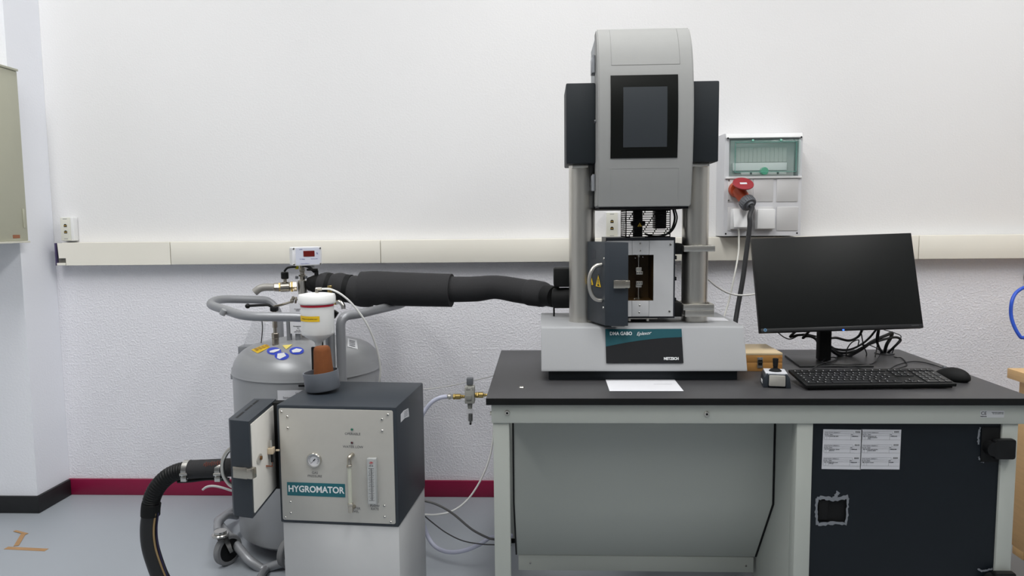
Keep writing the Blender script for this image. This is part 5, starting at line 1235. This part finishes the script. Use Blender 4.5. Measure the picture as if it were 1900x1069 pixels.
bm = B(); cyl(bm, MI @ Vector((v.x+.006, -.0055, v.z)), MI @ Vector((v.x+.006, -.010, v.z)), .006, n=16); t.part('bore', bm, mat('bronze', (130, 96, 60), .4, metal=.8), sd)
v = ipx(498, 836); bm = B(); box(bm, v.x-.012, v.x+.012, -.020, -.0033, v.z-.009, v.z+.009, .001, MI); cyl(bm, MI @ Vector((v.x, -.026, v.z)), MI @ Vector((v.x, -.036, v.z)), .003, n=10); t.part('terminal_block', bm, mat('terminal_beige', (196, 180, 156), .5), sd)
bm = B(); cyl(bm, MI @ Vector((v.x-.002, -.012, v.z+.009)), MI @ Vector((v.x-.002, -.012, v.z+.034)), .0035, n=12); t.part('sensor_pin', bm, STEEL, sd)
bm = B(); tube(bm, [MI @ Vector((v.x, -.013, v.z-.009)), MI @ Vector((v.x, -.013, v.z-.036))], .004, 10, raw=True); t.part('sensor_sheath', bm, BLACK, sd)
bm = B(); tube(bm, [MI @ Vector((v.x, -.013, v.z-.036)), MI @ Vector((v.x+.002, -.012, v.z-.050)), MI @ Vector((v.x-.030, -.004, v.z-.038))], .0025, 8, raw=True); t.part('copper_lead', bm, mat('copper', (176, 116, 92), .4, metal=.7), sd)
# vent slots on the top
bm = B()
for f0, f1 in ((.10, .36), (.42, .68), (.72, .93)):
    a = A2+(D2-A2)*f0+(B2-A2)*.30; c_ = A2+(D2-A2)*f1+(B2-A2)*.30; w_ = (B2-A2).normalized()*.0035
    prism(bm, [(p.x, p.y, zt+.0002) for p in (a-w_, c_-w_, c_+w_, a+w_)], (0, 0, .0004))
t.part('vent_slot', bm, BLACK, sd)
fe = (B2-A2).normalized(); nf = Vector((fe.y, -fe.x, 0))
q = atp(450, 874, A2, nf); latch(t, frame(q+nf*.0006+fe*.006, fe, nf), sd, s=1.3)
oo = (D2-A2).normalized(); nO = Vector((-oo.y, oo.x, 0)) if Vector((-oo.y, oo.x, 0)).x < 0 else Vector((oo.y, -oo.x, 0))
bm = B(); cz_ = aty(415, 868, -1.2).z; ctr = A2+oo*.035; ctr.z = cz_
P = [ctr+nO*.002+Vector((0, 0, .058)), ctr+nO*.016+Vector((0, 0, .046)), ctr+nO*.030+Vector((0, 0, .018)), ctr+nO*.030+Vector((0, 0, -.018)), ctr+nO*.016+Vector((0, 0, -.046)), ctr+nO*.002+Vector((0, 0, -.058))]
tube(bm, P, .0062, 14); t.part('handle', bm, STEEL, sd, 'curved brushed steel pull handle')
bm = B(); box(bm, -.868, -.838, -1.20, -1.17, zb-.004, zb-.0003, .001); t.part('door_stop', bm, mat('door_stop_grey', (150, 150, 150), .5), sd)
# dark full-height filler standing in for the shaded gap to the humidity generator
bm = B(); box(bm, -.8405, -.8085, -1.03, -.995, .418, .693, .001); t.part('dark_gap_filler', bm, BLACKM)
# big black hose
hz = aty(425, 869, -1.12)
t = Thing('humid_air_hose', 'thick black corrugated hose from the spare door to the floor', 'hose', aty(300, 900, -1.13))
q0 = Vector((D2.x, 0, 0)); sx_ = A2.x+(D2.x-A2.x)*.5-.0015
P = [Vector((sx_, -1.11, aty(425, 868, -1.12).z)), aty(400, 869, -1.12), aty(352, 871, -1.12)]
bm = B(); tube(bm, P, .0275, 28); t.part('rubber_coupling', bm, RUBBER)
P = [aty(356, 872, -1.12), aty(335, 874, -1.12), aty(312, 884, -1.12), aty(293, 903, -1.12), aty(282, 925, -1.12), aty(279, 946, -1.12)]
S = smooth(P, 14)
bm = B(); tube(bm, S, lambda u: .0245+.0012*math.sin(u*2*PI*26), 24, raw=False, k=2); t.part('corrugated_section', bm, BLACK, angle=60)
P = [aty(281, 934, -1.12), aty(279.5, 944, -1.12), aty(279, 956, -1.12)]; bm = B(); tube(bm, P, .0275, 28); t.part('joining_cuff', bm, BLACKM)
P = [aty(279, 950, -1.12), aty(276, 980, -1.12), aty(278, 1010, -1.12), aty(286, 1040, -1.12), aty(300, 1075, -1.11), aty(325, 1110, -1.09), aty(360, 1150, -1.06)]
P += [Vector((P[-1].x+.06, -1.03, .045)), Vector((P[-1].x+.16, -1.00, .026))]
P = [p if p.z > .027 else Vector((p.x, p.y, .027)) for p in P]
bm = B(); tube(bm, P, .0245, 24); t.part('smooth_section', bm, mat('hose_black', (28, 28, 29), .45))
def offs(p, dx, dy): return Vector((p.x+dx, p.y+dy, p.z))
bm = B(); PP = [offs(P[0], .022, -.012)]+[offs(p, .023, -.014+i*.002) for i, p in enumerate(P[1:6])]
tube(bm, PP, .003, 8); t.part('sheath_seam', bm, mat('braid_tan', (150, 126, 88), .6), label='tan braided lead along the hose')
bm = B(); PP = [offs(p, .028, -.006) for p in P[0:6]]; tube(bm, PP, .0025, 8); t.part('control_lead', bm, mat('lead_indigo', (36, 32, 64), .5))
for x in (348, 410):
    q = aty(x, 871, -1.12); bm = B(); cyl(bm, q-Vector((.008, 0, 0)), q+Vector((.008, 0, 0)), .0286 if x > 360 else .0285, n=32); cyl(bm, (q.x-.010, q.y-.030, q.z-.006), (q.x+.014, q.y-.030, q.z-.004), .004, n=10, bev=.001); box(bm, q.x-.005, q.x+.012, q.y-.036, q.y-.027, q.z-.026, q.z-.012, .001); t.part('hose_clamp', bm, CHROME)
bm = B()
for k in range(9):
    q = aty(377+k*3.6, 862.5-k*.4, -1.1478); h_ = .004+.003*((k*5) % 3)/2; cyl(bm, (q.x, -1.1445, q.z-h_), (q.x+.0035, -1.1462, q.z+h_), .0009, n=6)
t.part('orange_print', bm, mat('print_orange', (168, 74, 44), .6))
bm = B(); P = [aty(330, 893, -1.10), aty(352, 892, -1.10), aty(390, 888, -1.09), aty(425, 890, -1.08)]; tube(bm, P, .006, 12)
solo('black_lead', bm, BLACK, 'black flat lead hanging below the corrugated hose', 'cable', P[0])
bm = B(); P = [aty(376, 909, -1.06), aty(383, 904, -1.06), aty(395, 902, -1.055), aty(412, 905, -1.05), aty(432, 911, -1.04), aty(450, 912, -1.02)]
tube(bm, P, .0035, 10); solo('white_lead', bm, PTFE, 'short white tube end sticking out behind the spare door', 'tube', P[0])

# ------------------------------------------------------------------ compressed air regulator
ry = -.60
def rp_(x, y, Y=ry): return aty(x, y, Y)
t = Thing('air_regulator', 'small grey air filter regulator with brass fittings left of the bench', 'regulator', rp_(872, 740))
def rb(nm, x0, y0_, x1, y1_, dpt, mt_, bev=.002, Y=ry):
    a, b_ = rp_(x0, y0_, Y), rp_(x1, y1_, Y); bm = B(); box(bm, a.x, b_.x, Y-dpt/2, Y+dpt/2, b_.z, a.z, bev); return t.part(nm, bm, mt_)
REG = mat('regulator_grey', (158, 158, 152), .5)
rb('adjusting_knob', 866, 701, 878, 713.5, .024, GREYP); rb('knob_collar', 867.5, 713.8, 876.5, 715.5, .02, REG)
bd = rb('regulator_body', 863, 716, 881, 747, .040, REG); 
a = rp_(872, 722, ry-.0203); bm = B()
for dx, dz, w_ in ((-.010, .004, .004), (.008, .004, .004), (-.012, -.003, .006), (-.004, -.003, .010), (.010, -.003, .004)): box(bm, a.x+dx-w_/2, a.x+dx+w_/2, ry-.0205, ry-.0202, a.z+dz-.0009, a.z+dz+.0009)
t.part('print_mark', bm, INK, bd)
a, b_ = rp_(866, 731), rp_(876, 740); bm = B(); box(bm, a.x, b_.x, ry-.024, ry-.0203, b_.z, a.z, .001); t.part('gauge_blank', bm, mat('regulator_plate', (140, 141, 136), .5), bd)
q = lambda x, y: rp_(x, y)
bm = B(); cyl(bm, q(872, 747.3), q(872, 758), .010, .008, n=20); t.part('bowl_neck', bm, REG)
bm = B(); cyl(bm, q(872, 758.3), q(872, 784), .0125, .010, n=24, bev=.002); t.part('filter_bowl', bm, mat('bowl_clear', (210, 212, 212), .1, alpha=.18))
bm = B(); cyl(bm, q(873, 768), q(873, 781), .0078, n=20); cyl(bm, q(873, 781.3), q(873, 788), .004, n=10); t.part('filter_element', bm, BLACK)
bm = B()
for x0, x1, r_, n in ((841, 845, .011, 6), (845, 855, .010, 20), (855, 858, .007, 12), (858, 862.6, .006, 12)): cyl(bm, q(x0, 736), q(x1-.1, 736), r_, n=n, bev=.001)
t.part('brass_coupling', bm, BRASS)
bm = B()
for x0, x1, r_, n in ((881.4, 884, .010, 12), (884, 888, .011, 6), (888, 897, .0105, 20), (897, 901, .006, 10)): cyl(bm, q(x0, 733), q(x1-.1, 733), r_, n=n, bev=.001)
qe = q(901, 733); cyl(bm, qe, (-.1435, ry, qe.z), .005, n=12); t.part('brass_coupling', bm, BRASS)
bm = B(); cyl(bm, q(828, 736), q(840.8, 736), .0075, n=16); t.part('hose_barb', bm, CHROME)
bm = B(); cyl(bm, q(832, 736), q(836, 736), .0098, n=16); cyl(bm, q(834, 730.5), q(834, 741.5), .002, n=8); t.part('hose_clip', bm, STEEL)
bm = B(); P = [q(830, 736), q(818, 737.5), q(803, 745), q(792, 757), q(783, 772), aty(775, 795, -.58), Vector((aty(775, 830, -.58).x, -.60, .40)), Vector((aty(782, 940, -.60).x, -.62, .20)), aty(790, 985, -.60), aty(805, 1012, -.62), aty(830, 1024, -.66), aty(860, 1022, -.68), aty(890, 1010, -.68), aty(912, 997, -.66), Vector((-.118, -.62, .09))]
P = [p if p.z > .0085 else Vector((p.x, p.y, .0085)) for p in P]
tube(bm, P, .0078, 14); solo('compressed_air_hose', bm, PVC, 'translucent bluish hose from the regulator down to the floor', 'hose', P[0])
bm = B(); P = [aty(786, 955, -.72), aty(810, 955, -.70), aty(838, 949, -.68), aty(865, 930, -.66), aty(888, 898, -.64), aty(905, 860, -.62), aty(914, 820, -.60), Vector((aty(918, 790, -.58).x+.01, -.56, .60)), Vector((-.10, -.50, .66))]
tube(bm, P, .0034, 10); solo('air_tube', bm, PTFE, 'thin white tube rising from behind the pedestal to the bench leg', 'tube', P[0])
bm = B(); P = [aty(782, 928, -.72), aty(810, 936, -.72), aty(840, 953, -.72), aty(875, 982, -.72), aty(905, 998, -.72), aty(917, 1001, -.72), Vector((-.118, -.70, .10))]
P = [p if p.z > .005 else Vector((p.x, p.y, .005)) for p in P]
tube(bm, P, .0042, 10); solo('floor_cable', bm, mat('cable_grey', (92, 92, 92), .5), 'thicker dark grey cable between pedestal and bench leg', 'cable', P[0])
bm = B(); P = [aty(786, 956, -.70), aty(805, 972, -.70), aty(830, 990, -.70), aty(860, 1004, -.70), aty(895, 1010, -.70), aty(917, 1011, -.70), Vector((-.118, -.68, .08))]
P = [p if p.z > .004 else Vector((p.x, p.y, .004)) for p in P]
tube(bm, P, .0024, 8); solo('floor_cable', bm, mat('cable_dark', (66, 66, 68), .5), 'thinnest dark cable curving low between pedestal and bench leg', 'cable', P[0])
bm = B(); P = [Vector((aty(775, 722, -.15).x-.05, -.10, .55)), aty(780, 722, -.13), aty(830, 717, -.14), aty(880, 706, -.2), aty(925, 693, -.35), Vector((-.12, -.40, .71)), Vector((-.10, -.42, .60))]
tube(bm, P, .0022, 8); solo('wall_tube', bm, PTFE, 'very thin clear tube crossing the wall above the regulator', 'tube', P[1])
bm = B(); P = [aty(1268, 480, -.62), aty(1290, 500, -.55), aty(1312, 517, -.50), aty(1330, 532, -.47), aty(1352, 544, -.45), aty(1375, 548, -.44), aty(1404, 545, -.43), aty(1440, 535, -.42), Vector((1.0, -.42, .90)), Vector((1.075, -.415, .80)), Vector((1.08, -.41, .6))]
tube(bm, P, .0034, 10); solo('purge_tube', bm, PTFE, 'thin white tube curving from the machine behind the monitor', 'tube', P[0])
